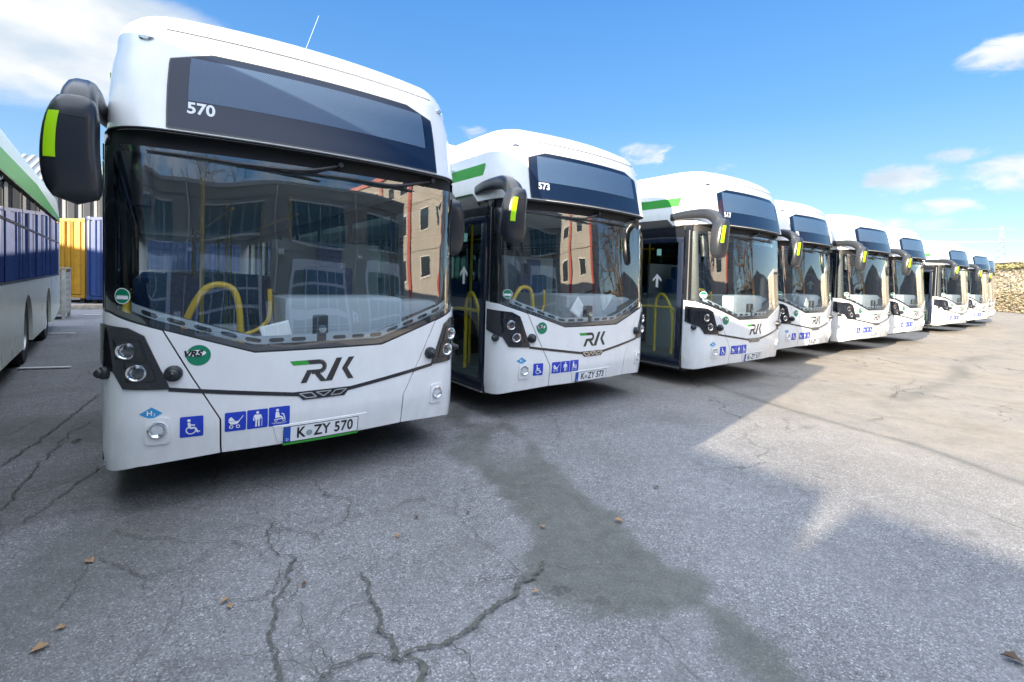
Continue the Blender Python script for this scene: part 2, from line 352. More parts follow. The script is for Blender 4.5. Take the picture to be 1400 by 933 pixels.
# ------------------------------------------------------------------ the city bus
GL = [(-1.44, 1.295), (-1.25, 1.275), (-.945, 1.174), (-.445, 1.009), (.445, 1.009), (.945, 1.174), (1.25, 1.275), (1.44, 1.295)]   # bottom line of the glass
BL = [(-1.47, .275), (-1.25, .285), (-1.07, .325), (-.63, .355), (.63, .355), (1.07, .325), (1.25, .285), (1.47, .275)]
SEAM = [(-.945, 1.174), (-.795, .875), (-.640, .585), (-.634, .355)]
def clipline(P, x0, x1):
    f = lambda x: next(a[1]+(b[1]-a[1])*(x-a[0])/(b[0]-a[0]) for a, b in zip(P, P[1:]) if a[0]-1e-6 <= x <= b[0]+1e-6)
    return [(x0, f(x0))]+[p for p in P if x0 < p[0] < x1]+[(x1, f(x1))]
LENG = 12.0
def side_poly(name, pts, m, parent, x, t=.02, bev=0, smooth=None):
    """flat polygon in the (y,z) plane, given thickness t inward from x"""
    bm = bmesh.new(); sgn = 1 if x > 0 else -1
    a = [bm.verts.new((x, p[0], p[1])) for p in pts]; b = [bm.verts.new((x-sgn*t, p[0], p[1])) for p in pts]
    bm.faces.new(a); bm.faces.new(b[::-1])
    for i in range(len(a)): j = (i+1) % len(a); bm.faces.new((a[j], a[i], b[i], b[j]))
    bmesh.ops.recalc_face_normals(bm, faces=bm.faces); return obj(name, bm, m, parent, smooth or 30)
def arch(yc, r, z0): return [(yc+r*math.cos(R(a)), max(z0, .48+r*math.sin(R(a)))) for a in range(-20, 201, 10)]

def build_bus():
    root = empty('city_bus')
    # ---- upper shell (roof, cove and the white brow over the windscreen)
    bm = bmesh.new(); segs = [-1.393-11.3, -1.393-8, -1.393-5, -1.393-3, -1.393-2, -1.393-1.2, -1.393-.6, -1.393-.25]+[-1-ARC*k/7 for k in range(7, 0, -1)]
    front = [-1+.1*k for k in range(21)]; ss = segs+front+[-v for v in segs[::-1]]
    rings = []
    for z, fi, si in RINGS:
        row = []
        for s in ss:
            x, y = plan(s); row.append(bm.verts.new((x*(1.25-si)/1.25, y+fi if y+fi < 11.9 else 11.9, z)))
        # rear edge
        x0 = row[0].co.x; nr = 8
        yb = LENG-min(fi*.5, .5); row[0].co.y = row[-1].co.y = yb-.15
        rear = [bm.verts.new((row[-1].co.x*(1-2*k/nr), yb, z)) for k in range(nr+1)]
        row += [rear[k] for k in range(nr+1)]; rings.append(row)
    for a, b in zip(rings, rings[1:]):
        n = len(a)
        for k in range(n): k2 = (k+1) % n; bm.faces.new((a[k], a[k2], b[k2], b[k]))
    top = rings[-1]; bm.faces.new(top)
    lip = []
    for v in rings[0]: lip.append(bm.verts.new((v.co.x*.985, v.co.y+(.03 if v.co.y < 2 else 0), v.co.z-.012)))
    n = len(lip)
    for k in range(n): k2 = (k+1) % n; bm.faces.new((rings[0][k2], rings[0][k], lip[k], lip[k2]))
    bmesh.ops.recalc_face_normals(bm, faces=bm.faces); obj('body', bm, white, root, 50)
    # groove above the display
    patch('roof_seam', [[(-1.0, 3.082), (1.0, 3.082), (1.0, 3.089), (-1.0, 3.089)]], charcoal, root, .005)
    # soffit under the brow and black header band
    bm = bmesh.new(); a = []; b = []
    for k in range(-44, 45):
        s = k/44*1.55; x, y = plan(s); a.append(bm.verts.new((x*.985, y+.02, 2.412))); b.append(bm.verts.new((x*.90, y+.11, 2.40)))
    for k in range(len(a)-1): bm.faces.new((a[k], a[k+1], b[k+1], b[k]))
    obj('brow_soffit', bm, seamdark, root)
    hd = patch('header_band', [[(-1.5, 2.305), (1.5, 2.305), (1.5, 2.415), (-1.5, 2.415)]], seamdark, root, -.035)
    # ---- lower front: a centre panel and two corner panels with open gaps between them
    g = .005
    def stripeline(x):
        a = abs(x)
        return [(.19, .712), (.646, .777), (.93, .812)] and (.712 if a < .19 else .712+(a-.19)*(.777-.712)/.456 if a < .646 else .777+(a-.646)*.125)
    cen = [(p[0]+g, p[1]) for p in SEAM]+clipline(BL, -.63, .63)[1:-1]+[(-p[0]-g, p[1]) for p in SEAM[::-1]]+[(.445, 1.009), (-.445, 1.009)]
    patch('centre_panel', [cen], white, root, -.014, thick=.014, bev=.003)
    gl_c = clipline(GL, -1.44, -.945); bl_c = clipline(BL, -1.44, -.634)
    HL = [(-1.262, 1.215), (-1.113, 1.192), (-1.036, 1.145), (-.905, .806), (-1.134, .816), (-1.18, .915), (-1.262, .985)]
    cor = gl_c[:-1]+[(p[0]-g, p[1]) for p in SEAM]+bl_c[::-1][1:]
    patch('corner_panel', [cor], white, root, -.014, thick=.014, bev=.003)
    patch('corner_panel', [[(-x, z) for x, z in cor]], white, root, -.014, thick=.014, bev=.003)
    patch('inner_shell', [clipline(GL, -1.42, 1.42)+[(1.42, .31), (.63, .375), (-.63, .375), (-1.42, .31)]], seamdark, root, -.03)
    # black stripe joining the headlights through the emblem
    for sgn in (-1, 1):
        P = [(sgn*.19, .714), (sgn*.646, .779), (sgn*.92, .818), (sgn*.915, .792), (sgn*.646, .752), (sgn*.165, .684)]
        patch('trim_stripe', [P], blackg, root, .0, thick=.004)
    em = patch('front_emblem', [[(-.20, .716), (.20, .716), (.15, .655), (-.14, .655)]], blackg, root, .0, thick=.006)
    def outl(P, wd): return stroke(P+[P[0]], wd)
    patch('emblem_bars', outl([(-.165, .703), (-.085, .703), (-.05, .669), (-.118, .669)], .008)+outl([(-.052, .703), (.052, .703), (0, .669)], .008)+outl([(.165, .703), (.085, .703), (.05, .669), (.118, .669)], .008), chrome, em, .0085)
    # ---- logo
    lg = []
    green_b = [(-.228, .936), (-.117, .936), (-.097, .905), (-.207, .905)]
    patch('logo', [green_b], green, root, .002)
    D = []
    def arcp(cx, cz, r, a0, a1, n=8, ax=1): return [(cx+r*ax*math.cos(R(a0+(a1-a0)*k/n)), cz+r*math.sin(R(a0+(a1-a0)*k/n))) for k in range(n+1)]
    outer = [(-.117, .936)]+arcp(-.03, .884, .052, 90, -55)+[(-.01, .836)]
    D.append([(-.117, .936), (-.03, .936), (-.03, .905), (-.097, .905)])
    D += stroke(arcp(-.03, .885, .0355, 92, -95, 12), .031)
    D.append([(-.030, .865), (-.028, .834), (-.084, .834), (-.088, .865)])
    D.append([(-.115, .865), (-.078, .865), (-.118, .775), (-.158, .775)])
    D.append([(-.072, .845), (-.034, .845), (.022, .775), (-.02, .775)])
    D.append([(.010, .775), (.060, .775), (.131, .938), (.089, .938)])
    D.append([(.18, .938), (.222, .938), (.17, .857), (.130, .857)])
    D.append([(.130, .857), (.17, .857), (.218, .775), (.176, .775)])
    patch('logo', D, charcoal, root, .0025)
    # ---- headlights
    for sgn in (-1, 1):
        fl = lambda P: [(sgn*abs(s_of_x(x)) if abs(x) <= 1.25 else sgn*(1+ARC+abs(x)-1.25), z) for x, z in P]
        h = patch('headlight', [fl(HL)], blackg, root, .0, thick=.012, bev=.004)
        for (cx, cz) in ((-1.118, 1.052), (-1.07, .918)):
            fr_ = [(cx-.062, cz+.068), (cx+.062, cz+.062), (cx+.095, cz-.055), (cx-.045, cz-.058)]
            patch('lamp_bezel', stroke([(sgn*abs(s_of_x(x)), z) for x, z in fr_+[fr_[0]]], .008), blackp, h, .012, thick=.004)
            s0 = sgn*abs(s_of_x(cx)); p = surf(s0, cz, .012); nrm = (surf(s0, cz, .02)-surf(s0, cz, 0)).normalized()
            nrm = (nrm+Vector((0, -1.2, 0))).normalized(); M = Matrix.Translation(p)@nrm.to_track_quat('Z', 'Y').to_matrix().to_4x4()
            bm = bmesh.new(); lathe(bm, [(.050, -.012), (.052, .010), (.045, .012), (.040, .008), (.034, -.004), (.012, -.012), (0, -.012)], 24, M); l = obj('lamp', bm, lampm, h, 40)
            bm = bmesh.new(); box(bm, -.024, .024, -.006, .006, -.010, .006, bev=.002, M=M@Matrix.Rotation(R(10), 4, 'Z')); obj('light_bar', bm, blackp, h)
            bm = bmesh.new(); lathe(bm, [(.044, .011), (.03, .018), (0, .021)], 24, M); obj('lens', bm, lens, h, 40)
    # ---- fog lights
    for sgn in (-1, 1):
        f = patch('fog_light', [rrect(sgn*.97-.062, sgn*.97+.062, .464, .632, .02)], white, root, .001, thick=.010, bev=.004)
        s0 = sgn*.97; p = surf(s0, .556, .010); nrm = (surf(s0, .556, .02)-surf(s0, .556, 0)).normalized(); M = Matrix.Translation(p)@nrm.to_track_quat('Z', 'Y').to_matrix().to_4x4()
        bm = bmesh.new(); lathe(bm, [(.050, -.004), (.052, .008), (.044, .010), (.038, .004), (.018, -.004), (0, -.002)], 24, M); obj('lamp', bm, lampm, f, 40)
        bm = bmesh.new(); lathe(bm, [(.043, .009), (.02, .015), (0, .016)], 20, M); obj('lens', bm, lens, f, 40)
    # ---- round black sensors on the corner panels
    for sgn in (-1, 1):
        for s0, z0, r in ((.89, .905, .050), (1.275, .905, .040)):
            s0 *= sgn; p = surf(s0, z0, 0); nrm = (surf(s0, z0, .01)-surf(s0, z0, 0)).normalized(); M = Matrix.Translation(p)@nrm.to_track_quat('Z', 'Y').to_matrix().to_4x4()
            bm = bmesh.new(); lathe(bm, [(r, -.004), (r*1.02, .012), (r*.95, .03), (r*.72, .036), (r*.66, .052), (r*.4, .062), (0, .062)], 20, M); sn = obj('camera_knob', bm, blackp, root, 35)
            bm = bmesh.new(); lathe(bm, [(r*.3, .0625), (r*.2, .067), (0, .069)], 16, M); obj('lens', bm, blackg, sn, 35)
        p = surf(sgn*1.29, 1.035, 0); nrm = Vector((sgn, -.3, 0)).normalized(); bm = bmesh.new(); lathe(bm, [(.016, -.004), (.016, .006), (0, .008)], 14, Matrix.Translation(p)@nrm.to_track_quat('Z', 'Y').to_matrix().to_4x4()); obj('reflector', bm, dgreen, root)
    # ---- stickers
    st = patch('sticker', [disc(-.760, 1.012, .066, .066)], dgreen, root, .002)
    patch('sticker_crescent', [disc(-.772, 1.026, .052, .021)], wsign, st, .0035)
    text_on_front('sticker_text', 'VRS', -.795, 1.022, .037, ink, st, .005, bold=.0026, shear=.3, sx_=1.12, space=1.05)
    st = patch('sticker', [[(-1.062, .660), (-1.0, .700), (-.945, .660), (-1.0, .622)]], lblue, root, .002)
    text_on_front('sticker_text', 'H', -1.010, .662, .030, wsign, st, .004, bold=.001)
    text_on_front('sticker_text', '2', -.985, .652, .018, wsign, st, .004)
    def sign(x0, x1, z0, z1, fn):
        st = patch('pictogram', [rrect(x0, x1, z0, z1, .008)], blue, root, .002)
        cx, cz, k = (x0+x1)/2, (z0+z1)/2, (x1-x0)/1.0
        P = [[(cx+a*k, cz+b*k) for a, b in q] for q in fn()]
        patch('figure', P, wsign, st, .0035)
    def f_wc():
        return [disc(-.12, .33, .075, n=14)]+stroke([(-.12, .22), (-.08, -.06)], .12)+stroke([(-.1, .1), (.14, .08)], .06)+stroke([(-.08, -.06), (.15, -.06), (.26, -.3)], .09)+stroke([(.24, -.3), (.36, -.25)], .06)+ringpoly(-.03, -.17, .2, .055, 130, 365)
    def f_pr():
        return [[(-.34, .05), (-.30, .2), (-.2, .28), (-.02, .05)], [(-.34, .03), (.2, .03), (.08, -.14), (-.22, -.14)]]+stroke([(.14, .02), (.28, .18), (.36, .3)], .035)+ringpoly(-.2, -.27, .08, .045)+ringpoly(.12, -.27, .08, .045)
    def f_ol():
        return [disc(0, .36, .075, n=14), [(-.15, .25), (.15, .25), (.13, -.02), (-.13, -.02)], [(-.10, -.02), (-.02, -.02), (-.03, -.42), (-.11, -.42)], [(.02, -.02), (.10, -.02), (.11, -.42), (.03, -.42)]]+stroke([(-.15, .22), (-.2, .0), (-.16, -.08)], .05)+stroke([(.15, .22), (.2, .02)], .05)+stroke([(.21, .03), (.21, -.42)], .025)
    def f_sc():
        return [disc(-.1, .34, .07, n=14), [(-.18, .25), (-.03, .25), (.02, .0), (-.2, .0)]]+stroke([(-.2, -.02), (.1, -.02), (.16, -.14)], .08)+stroke([(-.24, -.14), (.26, -.14), (.2, .1), (.1, .14)], .05)+ringpoly(-.16, -.2, .06, .035)+ringpoly(.22, -.2, .06, .035)+stroke([(-.36, -.33), (.36, -.33)], .02)+stroke([(-.3, -.38), (.3, -.38)], .015)
    sign(-.857, -.732, .488, .622, f_wc); sign(-.615, -.493, .494, .622, f_pr); sign(-.487, -.363, .494, .624, f_ol); sign(-.357, -.225, .492, .627, f_sc)
    # plate recess ledge
    patch('plate_recess', [[(-.33, .495), (.33, .495), (.30, .372), (-.30, .372)]], white, root, .0, thick=.006, bev=.003)
    # ---- windscreen
    wz = 2.315
    wsP = clipline(GL, -1.33, 1.33)+[(1.33, wz), (-1.33, wz)]
    patch('windscreen', [wsP], ws, root, -.010, gs=.04, gz=.05, smooth=180)
    frit = [[(a[0], a[1]), (b[0], b[1]), (b[0], b[1]+.045), (a[0], a[1]+.045)] for a, b in zip(clipline(GL, -1.33, 1.33), clipline(GL, -1.33, 1.33)[1:])]
    frit += [[(sgn*1.33, 1.25), (sgn*1.33, wz), (sgn*1.245, wz), (sgn*1.21, 1.27)] for sgn in (-1, 1)]
    frit += [[(-1.3, wz), (1.3, wz), (1.3, wz-.04), (-1.3, wz-.04)]]
    patch('windscreen_border', frit, blackp, root, -.016)
    patch('windscreen_gasket', [[(a[0], a[1]-.003), (b[0], b[1]-.003), (b[0], b[1]+.010), (a[0], a[1]+.010)] for a, b in zip(clipline(GL, -1.36, 1.36), clipline(GL, -1.36, 1.36)[1:])], blackp, root, -.004)
    for sgn in (-1, 1):
        patch('pillar', [[(sgn*1.33, 1.27), (sgn*1.45, 1.29), (sgn*1.45, 2.42), (sgn*1.33, 2.42)]], blackg, root, -.008)
        patch('pillar_trim', [[(sgn*1.372, 1.29), (sgn*1.392, 1.29), (sgn*1.392, 2.33), (sgn*1.372, 2.33)]], alu, root, -.002)
    # camera pod and round sticker behind the glass
    bm = bmesh.new(); box(bm, -.055, .05, .06, .13, 1.0, 1.25, bev=.02); pod = obj('camera_pod', bm, blackp, root)
    bm = bmesh.new(); lathe(bm, [(.03, 0), (.028, .012), (0, .016)], 18, Matrix.Translation((0, .055, 1.15))@Matrix.Rotation(R(90), 4, 'X')); obj('lens', bm, chrome, pod)
    st = patch('sticker', [disc(s_of_x(-1.150), 1.385, .050)], dgreen, root, -.006)
    patch('sticker_band', [rrect(s_of_x(-1.150)-.036, s_of_x(-1.150)+.036, 1.365, 1.388, .006)], wsign, st, -.0045); patch('sticker_ring', ringpoly(s_of_x(-1.15), 1.385, .047, .005), wsign, st, -.0045)
    # wipers
    def wiper(p0, p1, piv, knee):
        r_ = empty('wiper'); r_.parent = root
        A, B = [surf(s_of_x(p[0]), p[1], .012) for p in (p0, p1)]
        pts = [surf(p0[0]+(p1[0]-p0[0])*k/8, p0[1]+(p1[1]-p0[1])*k/8+.012*math.sin(math.pi*k/8), .010) for k in range(9)]
        bm = bmesh.new(); tube(bm, pts, [.005, .009, .010, .012, .014, .012, .010, .009, .005], 6); obj('blade', bm, blackp, r_)
        m_ = surf((p0[0]+p1[0])/2, (p0[1]+p1[1])/2+.012, .022)
        bm = bmesh.new(); tube(bm, smoothpts([m_, surf(knee[0], knee[1], .035), surf(piv[0], piv[1], .005)], 5), .011, 8); tube(bm, [surf(piv[0], piv[1], .03), surf(piv[0], piv[1], -.04)], .02, 10); obj('arm', bm, blackp, r_)
    wiper((-1.03, 2.285), (-.02, 2.225), (.12, 2.36), (-.15, 2.275)); wiper((-.24, 2.262), (.74, 2.255), (.92, 2.37), (.55, 2.27))
    # ---- display
    DP = [(-.945, 2.432), (.945, 2.432), (.945, 2.885), (.72, 2.962), (-.72, 2.962), (-.945, 2.885)]
    d = patch('destination_display', [DP], dispm, root, .0, thick=.005, bev=.002)
    patch('display_edge', stroke(DP+[DP[0]], .008), charcoal, d, .0055)
    patch('led_matrix', [[(-.835, 2.625), (.85, 2.625), (.85, 2.915), (-.835, 2.915)]], ledm, d, .0065)
    for sgn in (-1, 1):
        p = surf(sgn*1.09, 3.01, 0); nrm = (surf(sgn*1.09, 3.01, .01)-p).normalized(); M = Matrix.Translation(p)@nrm.to_track_quat('Z', 'Y').to_matrix().to_4x4()
        bm = bmesh.new(); lathe(bm, [(.034, -.003), (.034, .006), (.024, .014), (0, .016)], 18, Matrix.Translation(p)@Matrix.Rotation(math.atan2(nrm.x, -nrm.y), 4, 'Z')@Matrix.Diagonal((1.3, 1, .55, 1))@Matrix.Rotation(R(90), 4, 'X')); mk = obj('marker_light', bm, chrome, root)
    # roof pods
    bm = bmesh.new(); box(bm, -1.0, 1.0, 2.0, 8.0, 3.27, 3.40, bev=.04); obj('roof_fairing', bm, white, root)
    # ---- mirrors
    for sgn in (-1, 1):
        mr_ = empty('mirror'); mr_.parent = root; X = lambda x: sgn*abs(x); mr_.location = (0, 0, 0) if sgn < 0 else (-.045, .60, -.16)
        arm = smoothpts([(X(1.22), .74, 2.545), (X(1.27), .50, 2.555), (X(1.29), .24, 2.555), (X(1.31), .06, 2.53), (X(1.315), -.07, 2.45), (X(1.315), -.12, 2.33)], 5)
        bm = bmesh.new(); rr = []; prof = []
        n = len(arm)
        # flattened arm: oval rings
        rings_ = []
        for i, p in enumerate(arm):
            t = (arm[min(i+1, n-1)]-arm[max(i-1, 0)]).normalized(); sd_ = Vector((1, 0, 0)); up = t.cross(sd_).normalized(); f_ = i/(n-1)
            wx = .032+.055*f_; wz_ = .055+.035*f_
            rings_.append([bm.verts.new(p+sd_*math.copysign(abs(math.cos(a))**.7, math.cos(a))*wx+up*math.copysign(abs(math.sin(a))**.7, math.sin(a))*wz_) for a in [k*2*math.pi/14 for k in range(14)]])
        for a, b in zip(rings_, rings_[1:]):
            for k in range(14): bm.faces.new((a[k], a[(k+1) % 14], b[(k+1) % 14], b[k]))
        bm.faces.new(rings_[0][::-1]); bm.faces.new(rings_[-1]); bmesh.ops.recalc_face_normals(bm, faces=bm.faces)
        obj('mirror_arm', bm, mirrorp, mr_, 50)
        # housing: superellipse rings down
        bm = bmesh.new(); rows = []
        for i in range(17):
            t = i/16; z = 2.47-.58*t; e = (1-abs(2*t-1)**3.6)**(1/3.0); e = max(e, .02)
            w_ = (.104+.026*t)*e; dpt = (.125-.03*t)*e; cx = X(1.315)+sgn*.03*math.sin(t*3); cy = -.13+.02*t
            row = []
            for k in range(28):
                a = k*2*math.pi/28; ca, sa = math.cos(a), math.sin(a); q = .62
                yy = math.copysign(abs(sa)**q, sa)*dpt
                if yy > .06*e: yy = .06*e
                row.append(bm.verts.new((cx+math.copysign(abs(ca)**q, ca)*w_, cy+yy, z)))
            rows.append(row)
        for a, b in zip(rows, rows[1:]):
            for k in range(28): bm.faces.new((a[k], a[(k+1) % 28], b[(k+1) % 28], b[k]))
        bm.faces.new(rows[0]); bm.faces.new(rows[-1][::-1]); bmesh.ops.recalc_face_normals(bm, faces=bm.faces); hs_ = obj('mirror_housing', bm, mirrorp, mr_, 60)
        # neon strip follows the housing's front
        bm = bmesh.new(); g_ = []
        for i in range(9):
            t = .22+.40*i/8; z = 2.47-.58*t; e = (1-abs(2*t-1)**3.6)**(1/3.0); w_ = (.104+.026*t)*e; dpt = (.125-.03*t)*e; cx = X(1.315)+sgn*.03*math.sin(t*3); cy = -.13+.02*t; row = []
            for k in range(5):
                ca = .42+.40*k/4; a = math.acos(ca**(1/.62)); row.append(bm.verts.new((cx+sgn*ca*w_*1.01, cy-(math.sin(a)**.62)*dpt-.003, z)))
            g_.append(row)
        for a, b in zip(g_, g_[1:]):
            for k in range(4): bm.faces.new((a[k], a[k+1], b[k+1], b[k]))
        if sgn < 0: obj('reflective_strip', bm, neon, mr_)
        else: bm.free()
        # seam of the upper cover
        bm = bmesh.new(); pts = []
        for i in range(11):
            u_ = -.80+1.35*i/10; z = 2.33; t = (2.47-z)/.58; e = (1-abs(2*t-1)**3.6)**(1/3.0); w_ = (.104+.026*t)*e; dpt = (.125-.03*t)*e; a = math.acos(max(-1, min(1, math.copysign(abs(u_)**(1/.62), u_))))
            pts.append((X(1.315)+sgn*.03*math.sin(t*3)-sgn*u_*w_, -.13+.02*t-(math.sin(a)**.62)*dpt-.0005, z))
        tube(bm, pts, .0025, 5); obj('cover_seam', bm, seamdark, mr_)
        bxobj('mirror_glass', mglass, mr_, min(X(1.24), X(1.40)), max(X(1.24), X(1.40)), -.066, -.060, 1.97, 2.38)
    # inner mirror hanging inside the glass
    bm = bmesh.new(); tube(bm, smoothpts([(-1.06, .30, 2.30), (-1.05, .28, 2.1), (-1.05, .27, 1.95)], 4), [.05]*3+[.06]*3+[.055]*3, 12); obj('interior_mirror', bm, blackp, root)
    # ---- door side (x = -1.25)
    for sgn in (-1, 1):
        x = sgn*1.25
        sill = .275
        doors = [(.46, 1.42), (5.3, 6.7)] if sgn < 0 else []
        # lower panels between doors, with wheel arches
        spans = []; y = .465
        for a, b in doors:
            if a > y+.02: spans.append((y, a))
            y = b
        spans.append((y, LENG))
        for a, b in spans:
            pts = [(a, 1.25), (a, sill)]
            for yc in (2.55, 8.75):
                if a < yc < b: pts += [(yc-.56, sill)]+[(yc-.56*math.cos(R(k)), .50+.56*math.sin(R(k))) for k in range(0, 181, 12)]+[(yc+.56, sill)]
            pts += [(b, sill), (b, 1.25)]
            side_poly('side_panel', pts, white, root, x, .04)
        bxobj('sill_trim', alu, root, min(x, x-.012*sgn), max(x, x-.012*sgn), .50, 11.6, .262, .280)
        # window band: pillars and panes
        ys = [1.42, 2.9, 4.2, 5.3] + [6.7, 8.2, 9.7, 11.3] if sgn < 0 else [.5, 1.7, 3.2, 4.7, 6.2, 7.7, 9.2, 10.6, 11.6]
        prs = [(a, b) for a, b in zip(ys, ys[1:]) if not (sgn < 0 and a == 5.3)]
        for a, b in prs: bxobj('side_window', sg, root, x-sgn*.012-.003, x-sgn*.012+.003, a+.03, b-.03, 1.25, 2.28)
        for yv in sorted(set(ys)): bxobj('window_pillar', blackp, root, min(x, x-sgn*.04), max(x, x-sgn*.04), yv-.035, yv+.035, 1.25, 2.28)
        side_poly('header_panel', [(.465, 2.245), (LENG, 2.245), (LENG, 2.515), (.80, 2.515), (.64, 2.36), (.465, 2.345)], blackg, root, x+sgn*.002, .03)
        side_poly('green_band', [(.58, 2.835), (LENG, 2.835), (LENG, 2.69), (.62, 2.69)], green, root, x-sgn*.0285, .004)
        bxobj('rain_gutter', white, root, min(x-sgn*.02, x-sgn*.001), max(x-sgn*.02, x-sgn*.001), 1.2, 11.8, 2.84, 2.852)
        for yc in (2.55, 8.75):
            wl = empty('wheel'); wl.parent = root; M = Matrix.Translation((sgn*1.09, yc, .48))@Matrix.Rotation(R(90)*sgn, 4, 'Y')
            bm = bmesh.new(); lathe(bm, [(.29, -.13), (.46, -.13), (.48, -.10), (.48, .10), (.46, .13), (.29, .12)], 36, M); obj('tyre', bm, tyre, wl)
            bm = bmesh.new(); lathe(bm, [(.29, .12), (.27, .06), (.16, .03), (.14, .10), (0, .11)], 30, M)
            for k in range(10): lathe(bm, [(.012, .03), (.012, .06), (0, .062)], 8, M@Matrix.Translation((.205*math.cos(k*.628), .205*math.sin(k*.628), 0)))
            obj('rim', bm, rim, wl)
            bm = bmesh.new(); M2 = Matrix.Translation((sgn*.93, yc, .50))@Matrix.Rotation(R(90)*sgn, 4, 'Y'); lathe(bm, [(.57, .30), (.57, 0), (0, 0)], 24, M2); obj('wheel_arch', bm, seamdark, wl)
    # doors
    for (a, b, leafs) in ((.46, 1.42, [(.49, 1.40)]), (5.3, 6.7, [(5.32, 5.99), (6.01, 6.68)])):
        for (u, v) in leafs:
            dr = empty('door'); dr.parent = root; xx = -1.235
            bm = bmesh.new()
            for q in ((u, v, .30, .40), (u, v, 2.16, 2.24)): box(bm, xx-.02, xx+.02, q[0], q[1], q[2], q[3], bev=.006)
            box(bm, xx-.02, xx+.02, u, u+.085, .40, 2.16, bev=.006); box(bm, xx-.02, xx+.02, v-.12, v, .40, 2.16, bev=.006)
            obj('door_frame', bm, frame, dr)
            bxobj('door_glass', dg, dr, xx-.003, xx+.003, u+.085, v-.12, .40, 2.16)
            c = (u+v)/2; k = .078
            P = [(c-k, 1.60), (c, 1.60+k*1.05), (c+k, 1.60), (c+k, 1.56), (c+.022, 1.60+k*.25), (c+.022, 1.47), (c-.022, 1.47), (c-.022, 1.60+k*.25), (c-k, 1.56)]
            side_poly('arrow_sticker', P, wsign, dr, xx-.006, .002)
            side_poly('notice_sticker', [(c-.06, 1.97), (c-.06, 2.07), (c+.02, 2.07), (c+.02, 1.97)], mat_notice, dr, xx-.006, .002)
            bm = bmesh.new(); xr = xx+.09
            tube(bm, smoothpts([(xr, c-.24, .45), (xr, c-.24, .95), (xr, c-.18, 1.2), (xr, c-.06, 1.36), (xr, c+.03, 1.33), (xr, c+.08, 1.2), (xr, c+.08, .95), (xr, c+.08, .45)], 5), .021, 10)
            tube(bm, [(xr, c-.26, 1.12), (xr, c-.22, 1.16), (xr, c+.30, 1.16)], .021, 10); tube(bm, [(xr, c+.3, 1.16), (xx+.01, c+.33, 1.16)], .015, 8)
            obj('door_handrail', bm, yel, dr, 60)
    # ---- rear
    bm = bmesh.new(); box(bm, -1.25, 1.25, LENG-.06, LENG, .30, 1.5, bev=.02); box(bm, -1.25, -1.05, LENG-.06, LENG, 1.5, 2.45); box(bm, 1.05, 1.25, LENG-.06, LENG, 1.5, 2.45); box(bm, -1.05, 1.05, LENG-.06, LENG, 2.25, 2.45)
    obj('rear_panel', bm, white, root)
    bxobj('rear_window', sg, root, -1.05, 1.05, LENG-.035, LENG-.03, 1.5, 2.25)
    # ---- interior
    bxobj('floor', floorm, root, -1.2, 1.2, .47, LENG-.1, .28, .34)
    bxobj('ceiling', ceilm, root, -1.18, 1.18, .55, LENG-.1, 2.40, 2.43)
    bm = bmesh.new()          # dashboard with the big grey cowl
    box(bm, -.22, .72, .24, .80, .55, 1.37, bev=.05); box(bm, .70, 1.1, .34, .80, .75, 1.33, bev=.05); obj('dashboard', bm, dash, root, 50)
    bm = bmesh.new(); box(bm, .05, 1.0, .42, .86, 1.2, 1.31, bev=.05); obj('instrument_cowl', bm, dashd, root, 50)
    # vent rail following the bottom of the glass
    A = clipline(GL, -1.15, 1.15)
    vr = patch('vent_rail', [[(a[0], a[1]+.05), (b[0], b[1]+.05), (b[0], b[1]+.105), (a[0], a[1]+.105)] for a, b in zip(A, A[1:])], dash, root, -.06)
    sl = []
    glz = lambda x: next(a[1]+(b[1]-a[1])*(x-a[0])/(b[0]-a[0]) for a, b in zip(A, A[1:]) if a[0]-1e-6 <= x <= b[0]+1e-6)
    x = -1.08
    while x < 1.02:
        if not (-.10 < x < .0): sl.append([(x, glz(x)+.068), (x+.012, glz(x+.012)+.060), (x+.085, glz(x+.085)+.060), (x+.097, glz(x+.097)+.068), (x+.097, glz(x+.097)+.080), (x+.085, glz(x+.085)+.088), (x+.012, glz(x+.012)+.088), (x, glz(x)+.080)])
        x += .145
    patch('vent_slots', sl, seamdark, vr, -.058)
    bm = bmesh.new(); r = patch_bm([[(a[0], a[1]+.105), (b[0], b[1]+.105), (b[0], b[1]+.1051), (a[0], a[1]+.1051)] for a, b in zip(A, A[1:])], -.06); r.free()
    # dash top shelf
    a_, b_ = [], []
    for k in range(24):
        xx = -1.12+2.24*k/23; p = surf(xx, glz(xx)+.06, -.07); a_.append(bm.verts.new((p.x, p.y, p.z))); b_.append(bm.verts.new((xx*.93, .55 if xx > -.35 else .36, p.z+.02)))
    for k in range(23): bm.faces.new((a_[k], a_[k+1], b_[k+1], b_[k]))
    obj('dash_shelf', bm, dashd, root)
    # steering wheel
    bm = bmesh.new(); M = Matrix.Translation((.55, .98, 1.22))@Matrix.Rotation(R(25), 4, 'X')
    tube(bm, [M@Vector((.225*math.cos(k*math.pi/12), .225*math.sin(k*math.pi/12), 0)) for k in range(25)], .016, 8, cap=False)
    for a in (90, 210, 330): tube(bm, [M@Vector((0, 0, -.03)), M@Vector((.22*math.cos(R(a)), .22*math.sin(R(a)), 0))], .014, 6)
    tube(bm, [M@Vector((0, 0, 0)), (.55, .85, .9)], .04, 8); obj('steering_wheel', bm, blackp, root)
    # driver seat, cab wall, passenger seats, poles
    bm = bmesh.new(); box(bm, .30, .80, 1.35, 1.80, .75, .90, bev=.05); box(bm, .30, .80, 1.74, 1.90, .88, 1.62, bev=.05); box(bm, .42, .68, 1.76, 1.88, 1.62, 1.85, bev=.04); obj('driver_seat', bm, seatb, root)
